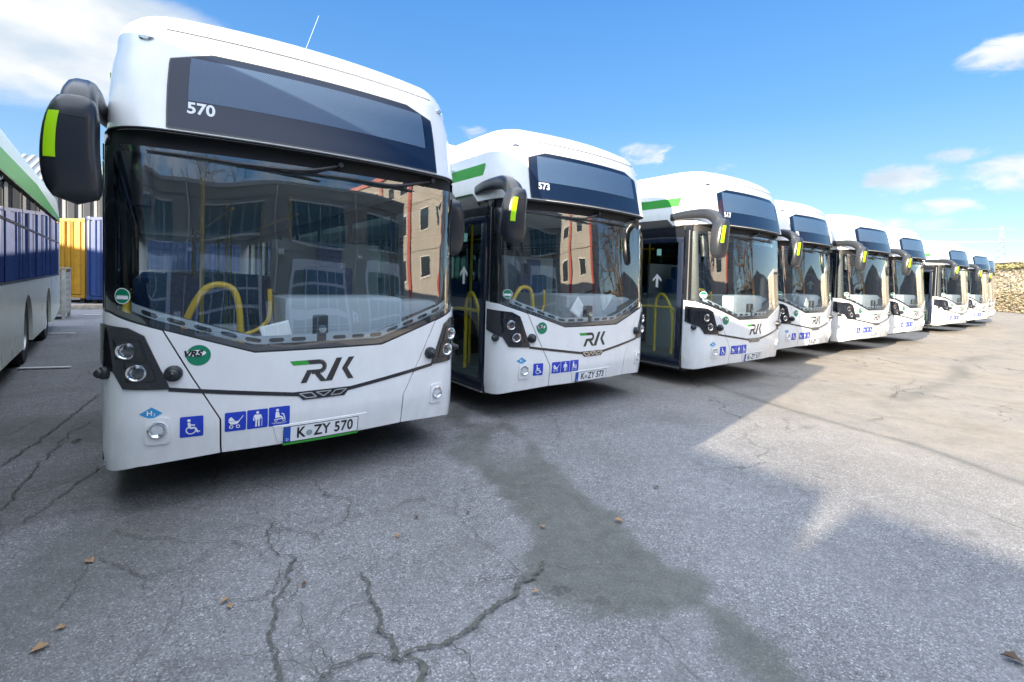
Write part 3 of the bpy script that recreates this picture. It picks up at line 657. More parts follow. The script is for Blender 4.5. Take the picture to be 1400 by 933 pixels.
    bm = bmesh.new(); box(bm, .02, .06, .95, 2.05, .34, 1.35, bev=.01); box(bm, .02, 1.2, 2.05, 2.09, .34, 1.9, bev=.01); obj('cab_partition', bm, grey, root)
    seat_me = None
    for (xc, yc) in [(xc, yc) for yc in (2.9, 3.75, 4.6, 7.3, 8.2, 9.1, 10.0, 10.9) for xc in (-.95, -.5, .5, .95)]:
        if seat_me is None:
            bm = bmesh.new(); box(bm, -.20, .20, -.2, .2, .78, .86, bev=.03); box(bm, -.20, .20, .17, .25, .84, 1.45, bev=.03); box(bm, -.03, .03, -.1, .1, .34, .78)
            s = obj('passenger_seat', bm, seatb, root); seat_me = s.data
        else: s = link('passenger_seat', seat_me, None, root)
        s.location = (xc, yc, 0)
    for (xc, yc) in ((-.62, 1.75), (.25, 2.25), (-.25, 3.3), (.28, 4.2), (-.35, 5.2), (-.35, 6.8), (.3, 7.6), (-.28, 8.6), (.28, 9.6)):
        bm = bmesh.new(); tube(bm, [(xc, yc, .34), (xc, yc, 2.40)], .018, 8); obj('grab_pole', bm, yel, root)
    for sx__ in (-.32, .32):
        bm = bmesh.new(); tube(bm, [(sx__, 2.2, 2.2), (sx__, 11.0, 2.2)], .016, 8); obj('ceiling_rail', bm, yel, root)
    bm = bmesh.new()          # entrance loop rail
    tube(bm, smoothpts([(-.86, .62, .85), (-.80, .60, 1.18), (-.70, .58, 1.40), (-.60, .58, 1.45), (-.50, .58, 1.40), (-.46, .58, 1.2), (-.46, .58, .85)], 6), .024, 12); tube(bm, smoothpts([(-.46, .60, 1.06), (-.33, .62, 1.1), (-.25, .62, 1.2), (-.25, .62, 1.42)], 5), .018, 10)
    obj('entrance_handrail', bm, yel, root, 60)
    bm = bmesh.new(); box(bm, -.62, -.40, .75, 1.0, .34, 1.12, bev=.03); obj('ticket_post', bm, grey, root)
    # sun blind at the top of the screen
    patch('sun_blind', [[(-.55, 2.33), (1.05, 2.33), (1.05, 2.20), (-.55, 2.20)]], mat_blind, root, -.07)
    bxobj('underbody', seamdark, root, -1.1, 1.1, .55, 11.6, .20, .28)
    for yc in (2.55, 8.75): bxobj('axle', seamdark, root, -1.0, 1.0, yc-.12, yc+.12, .30, .55)
    return root
mat_notice = mat('notice_green', (.25, .55, .45), .4)
mat_blind = glass('sun_blind_film', (.22, .42, .50), .04)

def children(o): return [c for c in bpy.data.objects if c.parent == o]
def copy_tree(o, parent=None, kids=None):
    c = o.copy(); COL.objects.link(c); c.parent = parent
    for ch in kids.get(o.name, []): copy_tree(ch, c, kids)
    return c
BUS = [(-1.35, 3.47, 37.06), (.98, 5.72, 37.67), (3.83, 7.54, 36.72), (6.22, 9.81, 36.07), (8.76, 11.51, 32.94), (11.44, 13.58, 33.67), (16.25, 17.35, 31.53), (19.59, 19.94, 31.03), (22.58, 22.61, 32.95)]
LAB = ['white city bus numbered 570, nearest of the row, large mirror to its left', 'white city bus numbered 573, second in the row between buses 570 and 517',
       'white city bus numbered 517, third in the row, sunlit white side above its door', 'white city bus, fourth in the row, directly right of bus 517',
       'white city bus, fifth in the row, with its glazed door and sunlit corner visible', 'white city bus, sixth in the row, just left of the wide gap',
       'white city bus, seventh in the row, just right of the wide gap', 'white city bus, eighth in the row, next to last before the overgrown wall', 'white city bus, last and farthest of the row, beside the overgrown wall']
bus0 = build_bus()
kids = {}
for o in bpy.data.objects:
    if o.parent: kids.setdefault(o.parent.name, []).append(o)
buses = [bus0]+[copy_tree(bus0, None, kids) for _ in BUS[1:]]
for k_ in (1, 3, 4, 7):
    for o_ in [c for c in bpy.data.objects if c.parent == buses[k_] and c.name.startswith('sun_blind')]: bpy.data.objects.remove(o_)
NUM = ['570', '573', '517', '52', '', '', '', '', '']
for i, (o, (x, y, a)) in enumerate(zip(buses, BUS)):
    o.location = (x, y, 0); o.rotation_euler = (0, 0, R(a)); tag(o, LAB[i], 'bus', 'white city buses parked in a row')
    if NUM[i]:
        text_on_front('fleet_number', NUM[i], -.765, 2.573, .074, wtext, o, .0075, bold=.0030)
    pl = patch('number_plate', [rrect(-.262, .258, .366, .480, .006)], wsign, o, .008, thick=.006)
    patch('plate_border', stroke([(-.262, .366), (.258, .366), (.258, .480), (-.262, .480), (-.262, .366)], .005), ink, pl, .0150)
    patch('euro_band', [[(-.259, .369), (-.218, .369), (-.218, .477), (-.259, .477)]], plateb, pl, .0155)
    text_on_front('plate_letter', 'D', -.238, .385, .018, wsign, pl, .0165)
    text_on_front('plate_letters', 'K', -.150, .423, .078, ink, pl, .0165, bold=.0022, sx_=.84)
    patch('plate_seal', [disc(-.094, .416, .021)], sealm, pl, .0165)
    text_on_front('plate_letters', 'ZY', -.006, .423, .078, ink, pl, .0165, bold=.0022, sx_=.82, space=1.05)
    if len(NUM[i]) == 3: text_on_front('plate_number', NUM[i], .150, .423, .078, ink, pl, .0165, bold=.0022, sx_=.84, space=1.05)
    if i == 0:
        bm = bmesh.new(); tube(bm, [(0.05, 1.05, 3.31), (0.06, 1.07, 3.42)], .012, 8); tube(bm, [(0.06, 1.07, 3.42), (.26, 1.25, 3.98)], .004, 6); obj('antenna', bm, alu, o)
        patch('plate_holder', [[(-.266, .345), (.262, .345), (.262, .364), (-.266, .364)]], green, o, .006, thick=.006)
    bpy.context.view_layer.update()
# papers lying in the windscreens
def paper_thing(bi, pts, label):
    x, y, a = BUS[bi]; e = bmesh.new(); 
    M = Matrix.Translation((x, y, 0))@Matrix.Rotation(R(a), 4, 'Z')
    n = 6; rows = []
    for i in range(n+1):
        row = []
        for j in range(n+1):
            u, v = i/n, j/n; p = (Vector(pts[0])*(1-u)+Vector(pts[1])*u)*(1-v)+(Vector(pts[3])*(1-u)+Vector(pts[2])*u)*v
            p.y += .01*math.sin(u*3.1)*math.sin(v*2+1); row.append(e.verts.new(M@p))
        rows.append(row)
    for i in range(n):
        for j in range(n): e.faces.new((rows[i][j], rows[i+1][j], rows[i+1][j+1], rows[i][j+1]))
    o = obj('paper_sheet', e, paper, None, 60); md = o.modifiers.new('t', 'SOLIDIFY'); md.thickness = .0008
    tag(o, label, 'paper'); return o
paper_thing(0, [(-.385, .10, 1.085), (-.195, .10, 1.10), (-.215, .13, 1.215), (-.405, .13, 1.17)], 'white paper sheet propped on the dashboard of bus 570')
paper_thing(1, [(-.13, .10, 1.09), (.0, .12, 1.19), (-.13, .14, 1.36), (-.28, .12, 1.19)], 'white diamond shaped paper behind the windscreen of bus 573')
paper_thing(3, [(-.13, .10, 1.10), (.02, .12, 1.16), (-.13, .14, 1.32), (-.28, .12, 1.16)], 'white paper behind the windscreen of the fourth bus')

# ------------------------------------------------------------------ the older bus at left (and its twin behind the photographer)
cream = mat('older_bus_white', (.70, .73, .64), .3, coat=.12, dirt=.06, vscale=1.5)
def build_old(L):
    root = empty('parked_bus')
    # local: x across (0 = photographed side, -2.5 = other side), y from 0 front to L rear
    bm = bmesh.new(); prof = [(0, 2.66), (-.02, 2.95), (-.06, 3.2), (-.14, 3.36), (-.32, 3.46), (-1.25, 3.5), (-2.18, 3.46), (-2.36, 3.36), (-2.44, 3.2), (-2.48, 2.95), (-2.5, 2.66)]
    A = [bm.verts.new((x, 0.0, z)) for x, z in prof]; B = [bm.verts.new((x, L, z)) for x, z in prof]
    for k in range(len(prof)-1): bm.faces.new((A[k], A[k+1], B[k+1], B[k]))
    bm.faces.new(A); bm.faces.new(B[::-1]); bmesh.ops.recalc_face_normals(bm, faces=bm.faces); obj('roof', bm, cream, root, 60)
    wy = [3.0, 9.0, L-2.9]
    for x in (0, -2.5):
        sgn = 1 if x == 0 else -1
        pts = [(0, 1.30), (0, .30)]
        for yc in wy: pts += [(yc-.55, .30)]+[(yc-.55*math.cos(R(k)), .50+.58*math.sin(R(k))) for k in range(0, 181, 10)]+[(yc+.55, .30)]
        pts += [(L-1.6, .30), (L, .48), (L, 1.30)]
        bm = bmesh.new(); a = [bm.verts.new((x, p[0], p[1])) for p in pts]; b = [bm.verts.new((x-sgn*.05, p[0], p[1])) for p in pts]; bm.faces.new(a); bm.faces.new(b[::-1])
        for i in range(len(a)): j = (i+1) % len(a); bm.faces.new((a[j], a[i], b[i], b[j]))
        bmesh.ops.recalc_face_normals(bm, faces=bm.faces); obj('side_panel', bm, cream, root, 30)
        xs = (min(x, x-sgn*.03), max(x, x-sgn*.03)); n = int(L/1.55); st = (L-.5)/n
        for k in range(n):
            bxobj('side_window', sgt, root, x-sgn*.006-.003, x-sgn*.006+.003, .25+k*st+.03, .25+(k+1)*st-.03, 1.34, 2.58)
            bxobj('window_pillar', blackp, root, x-sgn*.05, x-sgn*.012, .25+k*st-.03, .25+k*st+.03, 1.30, 2.62)
            bxobj('vent_rail', blackp, root, min(x-sgn*.004, x+sgn*.006), max(x-sgn*.004, x+sgn*.006), .25+k*st+.03, .25+(k+1)*st-.03, 2.09, 2.125)
        bxobj('end_pillar', cream, root, xs[0], xs[1], L-.25, L, 1.30, 2.62); bxobj('window_sill', blackp, root, min(x, x+sgn*.004), max(x, x+sgn*.004), 0, L-.25, 1.30, 1.335)
        green_pts = [(0, 2.67), (L, 2.67), (L, 2.74), (L-5, 2.96), (0, 2.86)]
        side_poly('green_band', green_pts, green, root, x+sgn*.004, .01)
        for yc in wy:
            wl = empty('wheel'); wl.parent = root; M = Matrix.Translation((x-sgn*.17, yc, .48))@Matrix.Rotation(R(90)*sgn, 4, 'Y')
            bm = bmesh.new(); lathe(bm, [(.28, -.13), (.46, -.13), (.48, -.1), (.48, .1), (.46, .13), (.28, .12)], 36, M); obj('tyre', bm, tyre, wl)
            bm = bmesh.new(); lathe(bm, [(.28, .12), (.26, .05), (.15, .03), (.13, .1), (0, .11)], 30, M); obj('rim', bm, rim, wl)
            bm = bmesh.new(); lathe(bm, [(.60, .30), (.60, 0), (0, 0)], 24, Matrix.Translation((x-sgn*.36, yc, .50))@Matrix.Rotation(R(90)*sgn, 4, 'Y')); obj('wheel_arch', bm, seamdark, wl)
    bm = bmesh.new(); box(bm, -2.45, -.05, L-.05, L, .45, 1.6); box(bm, -2.45, -.05, L-.05, L, 2.3, 2.66); obj('rear_panel', bm, cream, root); bxobj('rear_window', sgt, root, -2.4, -.1, L-.03, L-.02, 1.6, 2.3)
    bm = bmesh.new(); box(bm, -2.45, -.05, -.05, 0, .32, 1.15, bev=.02); box(bm, -2.45, -.05, -.03, 0, 2.35, 2.66); obj('front_panel', bm, cream, root); bxobj('windscreen', sgt, root, -2.42, -.08, -.03, -.02, 1.15, 2.35)
    bxobj('floor', floorm, root, -2.42, -.08, .05, L-.06, .30, .42); bxobj('underbody', seamdark, root, -2.2, -.3, .3, L-.8, .2, .29)
    bxobj('ceiling', ceilm, root, -2.4, -.1, .05, L-.1, 2.58, 2.60)
    bm = bmesh.new(); box(bm, -.2, .2, -.2, .2, .78, .86, bev=.03); box(bm, -.2, .2, .17, .25, .84, 1.5, bev=.03); s0 = obj('passenger_seat', bm, seatb, root); s0.location = (-.4, 1.5, 0)
    for yc in np.arange(2.4, L-1, .95):
        for xc in (-.4, -.85, -1.7, -2.1): s = link('passenger_seat', s0.data, None, root); s.location = (xc, float(yc), 0)
    bm = bmesh.new(); 
    for yc in np.arange(2.9, L-1, 1.9): tube(bm, [(-1.0, yc, .42), (-1.0, yc, 2.58)], .018, 8)
    obj('grab_poles', bm, yel, root)
    return root
AX = math.atan2(.642, .767)      # heading of its long axis, tilted left of +Y
ob = build_old(15.2)
fx, fy = -6-(-.642)*0, 5.5
ob.location = (-5.955+.642*6.4, 5.58-.767*6.4, 0); ob.rotation_euler = (0, 0, AX)
tag(ob, 'older white bus with green roof band and blue tinted windows at the left edge', 'bus')
kids = {}
for o in bpy.data.objects:
    if o.parent: kids.setdefault(o.parent.name, []).append(o)
ob2 = copy_tree(ob, None, kids); ob2.location = (-5.53, -4.98, 0); ob2.rotation_euler = (0, 0, R(36))
tag(ob2, 'older white bus parked behind the photographer, seen mirrored in the windscreens', 'bus')

# ------------------------------------------------------------------ ground
def px2w(u, v, z=0):
    a, b = (u-700)/657.5, (v-400.84)/657.5; c, s = math.cos(ROLL), math.sin(ROLL); x = c*a+s*b; y = -s*a+c*b
    zz = -y; Y = math.cos(PITCH)+zz*math.sin(PITCH); Z = -math.sin(PITCH)+zz*math.cos(PITCH); t = (z-CAMH)/Z; return (x*t, Y*t)
rng = np.random.default_rng(3)
_tab = rng.random((256, 256))
def vnoise(x, y):
    xi, yi = np.floor(x).astype(int), np.floor(y).astype(int); fx_, fy_ = x-xi, y-yi; fx_ = fx_*fx_*(3-2*fx_); fy_ = fy_*fy_*(3-2*fy_)
    g = lambda a, b: _tab[a % 256, b % 256]
    return (g(xi, yi)*(1-fx_)+g(xi+1, yi)*fx_)*(1-fy_)+(g(xi, yi+1)*(1-fx_)+g(xi+1, yi+1)*fx_)*fy_
def fbm(x, y, o=5):
    r, a, t = 0, .5, 0
    for k in range(o): r = r+a*vnoise(x*2**k+17.3*k, y*2**k+5.1*k); t += a; a *= .5
    return r/t
def axis(lo, hi, a, b, st, gr=1.22):
    c = list(np.arange(a, b, st)); d, s = [], st
    x = a
    while x > lo: s = s*gr; x -= s; d.append(x)
    e, s, x = [], st, b
    while x < hi: e.append(x); s = s*gr; x += s
    return np.array(d[::-1]+c+e+[x])
gx, gy = axis(-900, 900, -3.2, 9.0, .045), axis(-900, 900, .6, 10.5, .045)
GX, GY = np.meshgrid(gx, gy); shp = GX.shape
def polydist(poly, X, Y):
    """signed distance (negative inside)"""
    P = np.array(poly); d = np.full(X.shape, 1e9); ins = np.zeros(X.shape, bool)
    for (x0, y0), (x1, y1) in zip(P, np.roll(P, -1, 0)):
        ex, ey = x1-x0, y1-y0; t = np.clip(((X-x0)*ex+(Y-y0)*ey)/(ex*ex+ey*ey+1e-12), 0, 1); d = np.minimum(d, np.hypot(X-x0-t*ex, Y-y0-t*ey))
        c = ((y0 > Y) != (y1 > Y)) & (X < (x1-x0)*(Y-y0)/(y1-y0+1e-12)+x0); ins ^= c
    return np.where(ins, -d, d)
def linedist(pts, X, Y):
    d = np.full(X.shape, 1e9)
    for (x0, y0), (x1, y1) in zip(pts, pts[1:]):
        ex, ey = x1-x0, y1-y0; t = np.clip(((X-x0)*ex+(Y-y0)*ey)/(ex*ex+ey*ey+1e-12), 0, 1); d = np.minimum(d, np.hypot(X-x0-t*ex, Y-y0-t*ey))
    return d
Z1 = lambda P: [px2w(560+a/1.6667, 420+b/1.6667) for a, b in P]
wob = (fbm(GX*3, GY*3)-.5)*.30; wx, wy_ = GX+(fbm(GX*3.2+9, GY*3.2)-.5)*.22, GY+(fbm(GX*3.2, GY*3.2+31)-.5)*.22
wx = wx+(fbm(GX*11, GY*11+3)-.5)*.09; wy_ = wy_+(fbm(GX*11+40, GY*11)-.5)*.09
damp = polydist(Z1([(100, 195), (75, 300), (105, 350), (200, 430), (262, 470), (272, 530), (240, 570), (280, 635), (420, 705), (520, 722), (640, 700), (690, 640), (655, 598), (560, 572), (505, 520), (480, 465), (420, 425), (370, 385), (300, 320), (230, 270), (180, 215)]), wx, wy_)
tail = polydist(Z1([(560, 640), (660, 690), (690, 700), (800, 745), (842, 790), (860, 860), (1000, 1000), (900, 1000), (760, 860), (690, 800), (670, 720)]), wx, wy_)
sm = lambda d, w_: 1/(1+np.exp(np.clip(d/w_, -30, 30)))
stain = np.maximum(sm(damp+.03, .012)*.95*(.62+.9*fbm(GX*5, GY*5))*(1-np.clip((GY-3.7)/.9, 0, 1)*(1-.9*np.clip((fbm(GX*3+2, GY*2+7)-.47)*9, 0, 1))), sm(tail-.01, .02)*1.1*(.7+.8*fbm(GX*6+4, GY*6)))
stain = np.maximum(stain, np.where(GY > 3.7, .55, .95)*np.exp(-(np.abs(damp+.035)/.035)**2)*np.clip((fbm(GX*4, GY*4+8)-.42)*8, 0, 1))
for k in range(38):
    cx, cy, rr = rng.uniform(-3, 7), rng.uniform(1.4, 9), .02+.09*rng.random()**2
    stain = np.maximum(stain, .75*np.clip(1.3-np.hypot(wx-cx, wy_-cy)/rr, 0, 1))
# oily drips in front of each bus and between them, tyre-polished bands along the row
for i, (bx, by, ba) in enumerate(BUS):
    for k in range(2):
        cx, cy = bx+rng.normal()*.6+.9, by-.4+rng.normal()*.5; rr = .18+.3*rng.random()
        stain = np.maximum(stain, .55*np.clip(1.2-np.hypot(wx-cx, (wy_-cy)*1.4)/rr, 0, 1)*fbm(GX*7, GY*7))
rowL = [px2w(880, 494), px2w(1010, 541), px2w(1105, 568), px2w(1250, 608), px2w(1400, 662)]
seam = linedist(rowL, GX+(fbm(GX*1.3, GY*1.3)-.5)*.2, GY)
stain = np.maximum(stain, .85*np.exp(-(seam/.06)**2)*(.35+1.1*fbm(GX*5+3, GY*5)))
# strips of dark joint compound along the direction of the row farther out
u_ = GX*.62-GY*.785; v_ = GX*.785+GY*.62
for off, wd, st_ in ((-1.9, .14, .8), (-.2, .09, .7), (.7, .3, .35), (1.6, .16, .7), (3.4, .10, .6), (4.3, .4, .35), (5.2, .16, .6), (7.5, .2, .5)):
    stain = np.maximum(stain, st_*np.exp(-((u_-off+(fbm(v_*.5, u_*.5+off)-.5)*.9)/wd)**2)*np.clip((v_-6)/4, 0, 1)*np.clip(2.2*fbm(v_*.8, u_*2)-.6, 0, 1))
# damp dark ground at the left under the bus
stain = np.maximum(stain, .7*np.clip((fbm(wx*1.1+20, wy_*1.1)-.42)*5, 0, 1)*np.clip((-1.2-GX)/1.0, 0, 1)*np.clip((8-GY)/3, 0, 1))
brown = np.clip((v_+u_*.25-3.8)/3.5, 0, 1)*(.45+1.0*fbm(GX*.8, GY*.8)); brown = np.clip(brown, 0, 1)
zz = (fbm(GX*.5, GY*.5)-.5)*.02*np.exp(-(np.hypot(GX, GY)/25)**2)
V = np.stack([GX.ravel(), GY.ravel(), zz.ravel()], 1); ny, nx = shp
idx = np.arange(nx*ny).reshape(ny, nx); Fq = np.stack([idx[:-1, :-1].ravel(), idx[:-1, 1:].ravel(), idx[1:, 1:].ravel(), idx[1:, :-1].ravel()], 1)
me = bpy.data.meshes.new('ground'); me.vertices.add(len(V)); me.vertices.foreach_set('co', V.ravel()); me.loops.add(Fq.size); me.loops.foreach_set('vertex_index', Fq.ravel().astype(np.int32))
me.polygons.add(len(Fq)); me.polygons.foreach_set('loop_start', (np.arange(len(Fq))*4).astype(np.int32)); me.update(calc_edges=True)
for nm, arr in (('stain', stain), ('brown', brown)):
    at_ = me.attributes.new(nm, 'FLOAT', 'POINT'); at_.data.foreach_set('value', np.clip(arr, 0, 1).ravel().astype(np.float32))
for p in me.polygons: p.use_smooth = True
def asphalt():
    m = bpy.data.materials.new('asphalt'); m.use_nodes = True; t = m.node_tree; b = t.nodes['Principled BSDF']; co = N(t, 'ShaderNodeTexCoord')
    def noise_(sc, de=4, ro=.6): n = N(t, 'ShaderNodeTexNoise', inp={'Scale': sc, 'Detail': de, 'Roughness': ro}); LK(t, co.outputs['Object'], n.inputs['Vector']); return n.outputs['Fac']
    def ramp(fac, *st):
        r = N(t, 'ShaderNodeValToRGB'); LK(t, fac, r.inputs['Fac']); e = r.color_ramp.elements
        while len(e) < len(st): e.new(.5)
        for k, (p, c) in enumerate(st): e[k].position = p; e[k].color = (*c, 1)
        return r.outputs['Color']
    def mixc_(f, A, B, bt='MIX'):
        mx = N(t, 'ShaderNodeMix', data_type='RGBA', blend_type=bt)
        (LK(t, f, mx.inputs['Factor']) if not isinstance(f, float) else setattr(mx.inputs['Factor'], 'default_value', f))
        for s_, v in (('A', A), ('B', B)):
            if isinstance(v, tuple): mx.inputs[s_].default_value = (*v, 1)
            else: LK(t, v, mx.inputs[s_])
        return mx.outputs['Result']
    vo = N(t, 'ShaderNodeTexVoronoi', inp={'Scale': 145, 'Randomness': 1.0}); LK(t, co.outputs['Object'], vo.inputs['Vector'])
    stone = ramp(vo.outputs['Color'], (0, (.045, .047, .052)), (.45, (.12, .125, .138)), (.72, (.20, .205, .22)), (.93, (.34, .345, .36)), (1.0, (.5, .5, .5)))
    spx = N(t, 'ShaderNodeSeparateColor'); LK(t, vo.outputs['Color'], spx.inputs[0])
    stone = ramp(spx.outputs[0], (0, (.125, .125, .128)), (.35, (.188, .189, .195)), (.72, (.24, .242, .25)), (.92, (.31, .312, .32)), (.985, (.45, .45, .45)))
    gap = N(t, 'ShaderNodeTexVoronoi', feature='DISTANCE_TO_EDGE', inp={'Scale': 145}); LK(t, co.outputs['Object'], gap.inputs['Vector'])
    gm = N(t, 'ShaderNodeMapRange', inp={'From Min': 0, 'From Max': .12, 'To Min': .74, 'To Max': 1}); LK(t, gap.outputs['Distance'], gm.inputs['Value'])
    base = mixc_(1.0, stone, gm.outputs[0], 'MULTIPLY')
    vb = N(t, 'ShaderNodeTexVoronoi', inp={'Scale': 62}); LK(t, co.outputs['Object'], vb.inputs['Vector']); sb = N(t, 'ShaderNodeSeparateColor'); LK(t, vb.outputs['Color'], sb.inputs[0])
    chip = N(t, 'ShaderNodeMapRange', inp={'From Min': .90, 'From Max': .93}); LK(t, sb.outputs[1], chip.inputs['Value']); inr = N(t, 'ShaderNodeMapRange', inp={'From Min': .45, 'From Max': .25}); LK(t, vb.outputs['Distance'], inr.inputs['Value'])
    cf0 = N(t, 'ShaderNodeMath', operation='MULTIPLY'); LK(t, chip.outputs[0], cf0.inputs[0]); LK(t, inr.outputs[0], cf0.inputs[1]); base = mixc_(cf0.outputs[0], base, ramp(sb.outputs[2], (.3, (.08, .08, .085)), (.5, (.26, .25, .24)), (.9, (.38, .38, .40))))
    worn = N(t, 'ShaderNodeMapRange', inp={'From Min': .45, 'From Max': .62, 'To Min': 0, 'To Max': .45}); LK(t, noise_(1.7, 7, .7), worn.inputs['Value']); base = mixc_(worn.outputs[0], base, ramp(noise_(70, 3, .6), (.35, (.13, .13, .135)), (.65, (.25, .25, .26))))
    big = N(t, 'ShaderNodeMapRange', inp={'From Min': .3, 'From Max': .7, 'To Min': .80, 'To Max': 1.16}); LK(t, noise_(.9, 6, .65), big.inputs['Value']); base = mixc_(1.0, base, big.outputs[0], 'MULTIPLY')
    med = N(t, 'ShaderNodeMapRange', inp={'From Min': .25, 'From Max': .75, 'To Min': .82, 'To Max': 1.15}); LK(t, noise_(14, 4, .6), med.inputs['Value']); base = mixc_(1.0, base, med.outputs[0], 'MULTIPLY')
    ab = N(t, 'ShaderNodeAttribute', attribute_name='brown'); ast = N(t, 'ShaderNodeAttribute', attribute_name='stain')
    fb = N(t, 'ShaderNodeMath', operation='MULTIPLY'); LK(t, ab.outputs['Fac'], fb.inputs[0]); fb.inputs[1].default_value = .75
    bcol = ramp(noise_(2.5, 6, .7), (.3, (.19, .165, .13)), (.7, (.33, .285, .225)))
    base = mixc_(fb.outputs[0], base, bcol)
    sc = ramp(noise_(9, 5, .65), (.3, (.075, .078, .070)), (.7, (.135, .138, .122)))
    sp2 = mixc_(.35, sc, mixc_(1.0, base, (.55, .56, .52), 'MULTIPLY'))
    fs = N(t, 'ShaderNodeMath', operation='MULTIPLY'); LK(t, ast.outputs['Fac'], fs.inputs[0]); fs.inputs[1].default_value = .9
    base = mixc_(fs.outputs[0], base, sp2)
    # fine network of hair cracks
    wv = N(t, 'ShaderNodeTexNoise', inp={'Scale': 1.6, 'Detail': 5, 'Roughness': .6}); LK(t, co.outputs['Object'], wv.inputs['Vector'])
    av = N(t, 'ShaderNodeVectorMath', operation='MULTIPLY_ADD'); LK(t, wv.outputs['Color'], av.inputs[0]); av.inputs[1].default_value = (1.1, 1.1, 0); LK(t, co.outputs['Object'], av.inputs[2])
    vc = N(t, 'ShaderNodeTexVoronoi', feature='DISTANCE_TO_EDGE', inp={'Scale': .62}); LK(t, av.outputs[0], vc.inputs['Vector'])
    cm_ = N(t, 'ShaderNodeMapRange', inp={'From Min': .002, 'From Max': .011, 'To Min': 1, 'To Max': 0}); LK(t, vc.outputs['Distance'], cm_.inputs['Value'])
    msk = N(t, 'ShaderNodeMapRange', inp={'From Min': .50, 'From Max': .62, 'To Min': 0, 'To Max': .7}); LK(t, noise_(.55, 3, .5), msk.inputs['Value'])
    cf = N(t, 'ShaderNodeMath', operation='MULTIPLY'); LK(t, cm_.outputs[0], cf.inputs[0]); LK(t, msk.outputs[0], cf.inputs[1])
    base = mixc_(cf.outputs[0], base, (.035, .036, .035))
    LK(t, base, b.inputs['Base Color']); b.inputs['Roughness'].default_value = .82; b.inputs['Specular IOR Level'].default_value = .35
    rs = N(t, 'ShaderNodeMapRange', inp={'From Min': 0, 'From Max': 1, 'To Min': .85, 'To Max': .6}); LK(t, ast.outputs['Fac'], rs.inputs['Value']); LK(t, rs.outputs[0], b.inputs['Roughness'])
    hsum = N(t, 'ShaderNodeMath', operation='ADD'); LK(t, gap.outputs['Distance'], hsum.inputs[0]); LK(t, noise_(45, 4), hsum.inputs[1])
    bp = N(t, 'ShaderNodeBump', inp={'Strength': .55, 'Distance': .006}); LK(t, hsum.outputs[0], bp.inputs['Height']); LK(t, bp.outputs[0], b.inputs['Normal'])
    return m
me.materials.append(asphalt()); g = bpy.data.objects.new('ground', me); COL.objects.link(g); tag(g, kind='structure')

# larger open cracks as dark, ragged strips
crackm = mat('crack_fill', (.085, .087, .075), .95, var=.35, vscale=40)
zc = [.0125]
def crack(bm, pts, w0, w1):
    zc[0] += .00015
    P = [Vector((*px2w(*p), 0)) for p in pts]; out = []
    for a, b in zip(P, P[1:]):
        n = max(2, int((b-a).length/.014))
        for k in range(n): out.append(a.lerp(b, k/n))
    out.append(P[-1]); L, Rr = [], []
    for i, p in enumerate(out):
        t = (out[min(i+1, len(out)-1)]-out[max(i-1, 0)]).normalized(); n_ = Vector((-t.y, t.x, 0)); f = i/(len(out)-1)
        j = (noise.noise(p*9)*.035+noise.noise(p*31)*.018+random.gauss(0, .0025)); wd = (w0+(w1-w0)*f)*(.3+1.5*abs(noise.noise(p*23+Vector((5, 0, 0))))+.9*random.random())
        c = p+n_*j; L.append(bm.verts.new((*(c+n_*wd).xy, zc[0]))); Rr.append(bm.verts.new((*(c-n_*wd).xy, zc[0])))
    for i in range(len(L)-1): bm.faces.new((L[i], Rr[i], Rr[i+1], L[i+1]))
bm = bmesh.new()
for pts, a, b in [([(728, 790), (700, 818), (650, 852), (612, 876), (566, 898)], .011, .010), ([(566, 898), (548, 906), (500, 895), (455, 915), (420, 945)], .009, .006), ([(566, 898), (575, 915), (572, 945)], .013, .012),
                  ([(494, 785), (508, 820), (528, 868), (552, 902)], .005, .010), ([(728, 795), (700, 790), (640, 797)], .005, .002), ([(728, 795), (745, 770)], .008, .012),
                  ([(372, 710), (366, 745), (398, 768), (392, 800), (368, 868), (375, 910), (388, 945)], .003, .008), ([(398, 768), (372, 812), (330, 828)], .004, .002), ([(372, 812), (300, 832), (232, 842)], .003, .0015),
                  ([(425, 655), (442, 680), (480, 682), (470, 712), (440, 730)], .004, .002), ([(250, 780), (200, 790), (130, 765), (70, 850)], .003, .002), ([(300, 640), (290, 672), (240, 690), (150, 700)], .005, .002),
                  ([(0, 640), (60, 600), (110, 560), (136, 540)], .008, .006), ([(0, 700), (50, 640), (100, 590), (130, 575)], .006, .005), ([(0, 600), (60, 572), (136, 566)], .004, .003), ([(0, 735), (70, 690), (138, 640)], .004, .006),
                  ([(612, 876), (640, 900), (655, 945)], .004, .002), ([(508, 820), (470, 845), (440, 880)], .003, .001), ([(650, 852), (690, 880)], .003, .001), ([(455, 915), (430, 880), (420, 850)], .003, .001)]:
    crack(bm, pts, a*.8, b*.8)
random.seed(44)
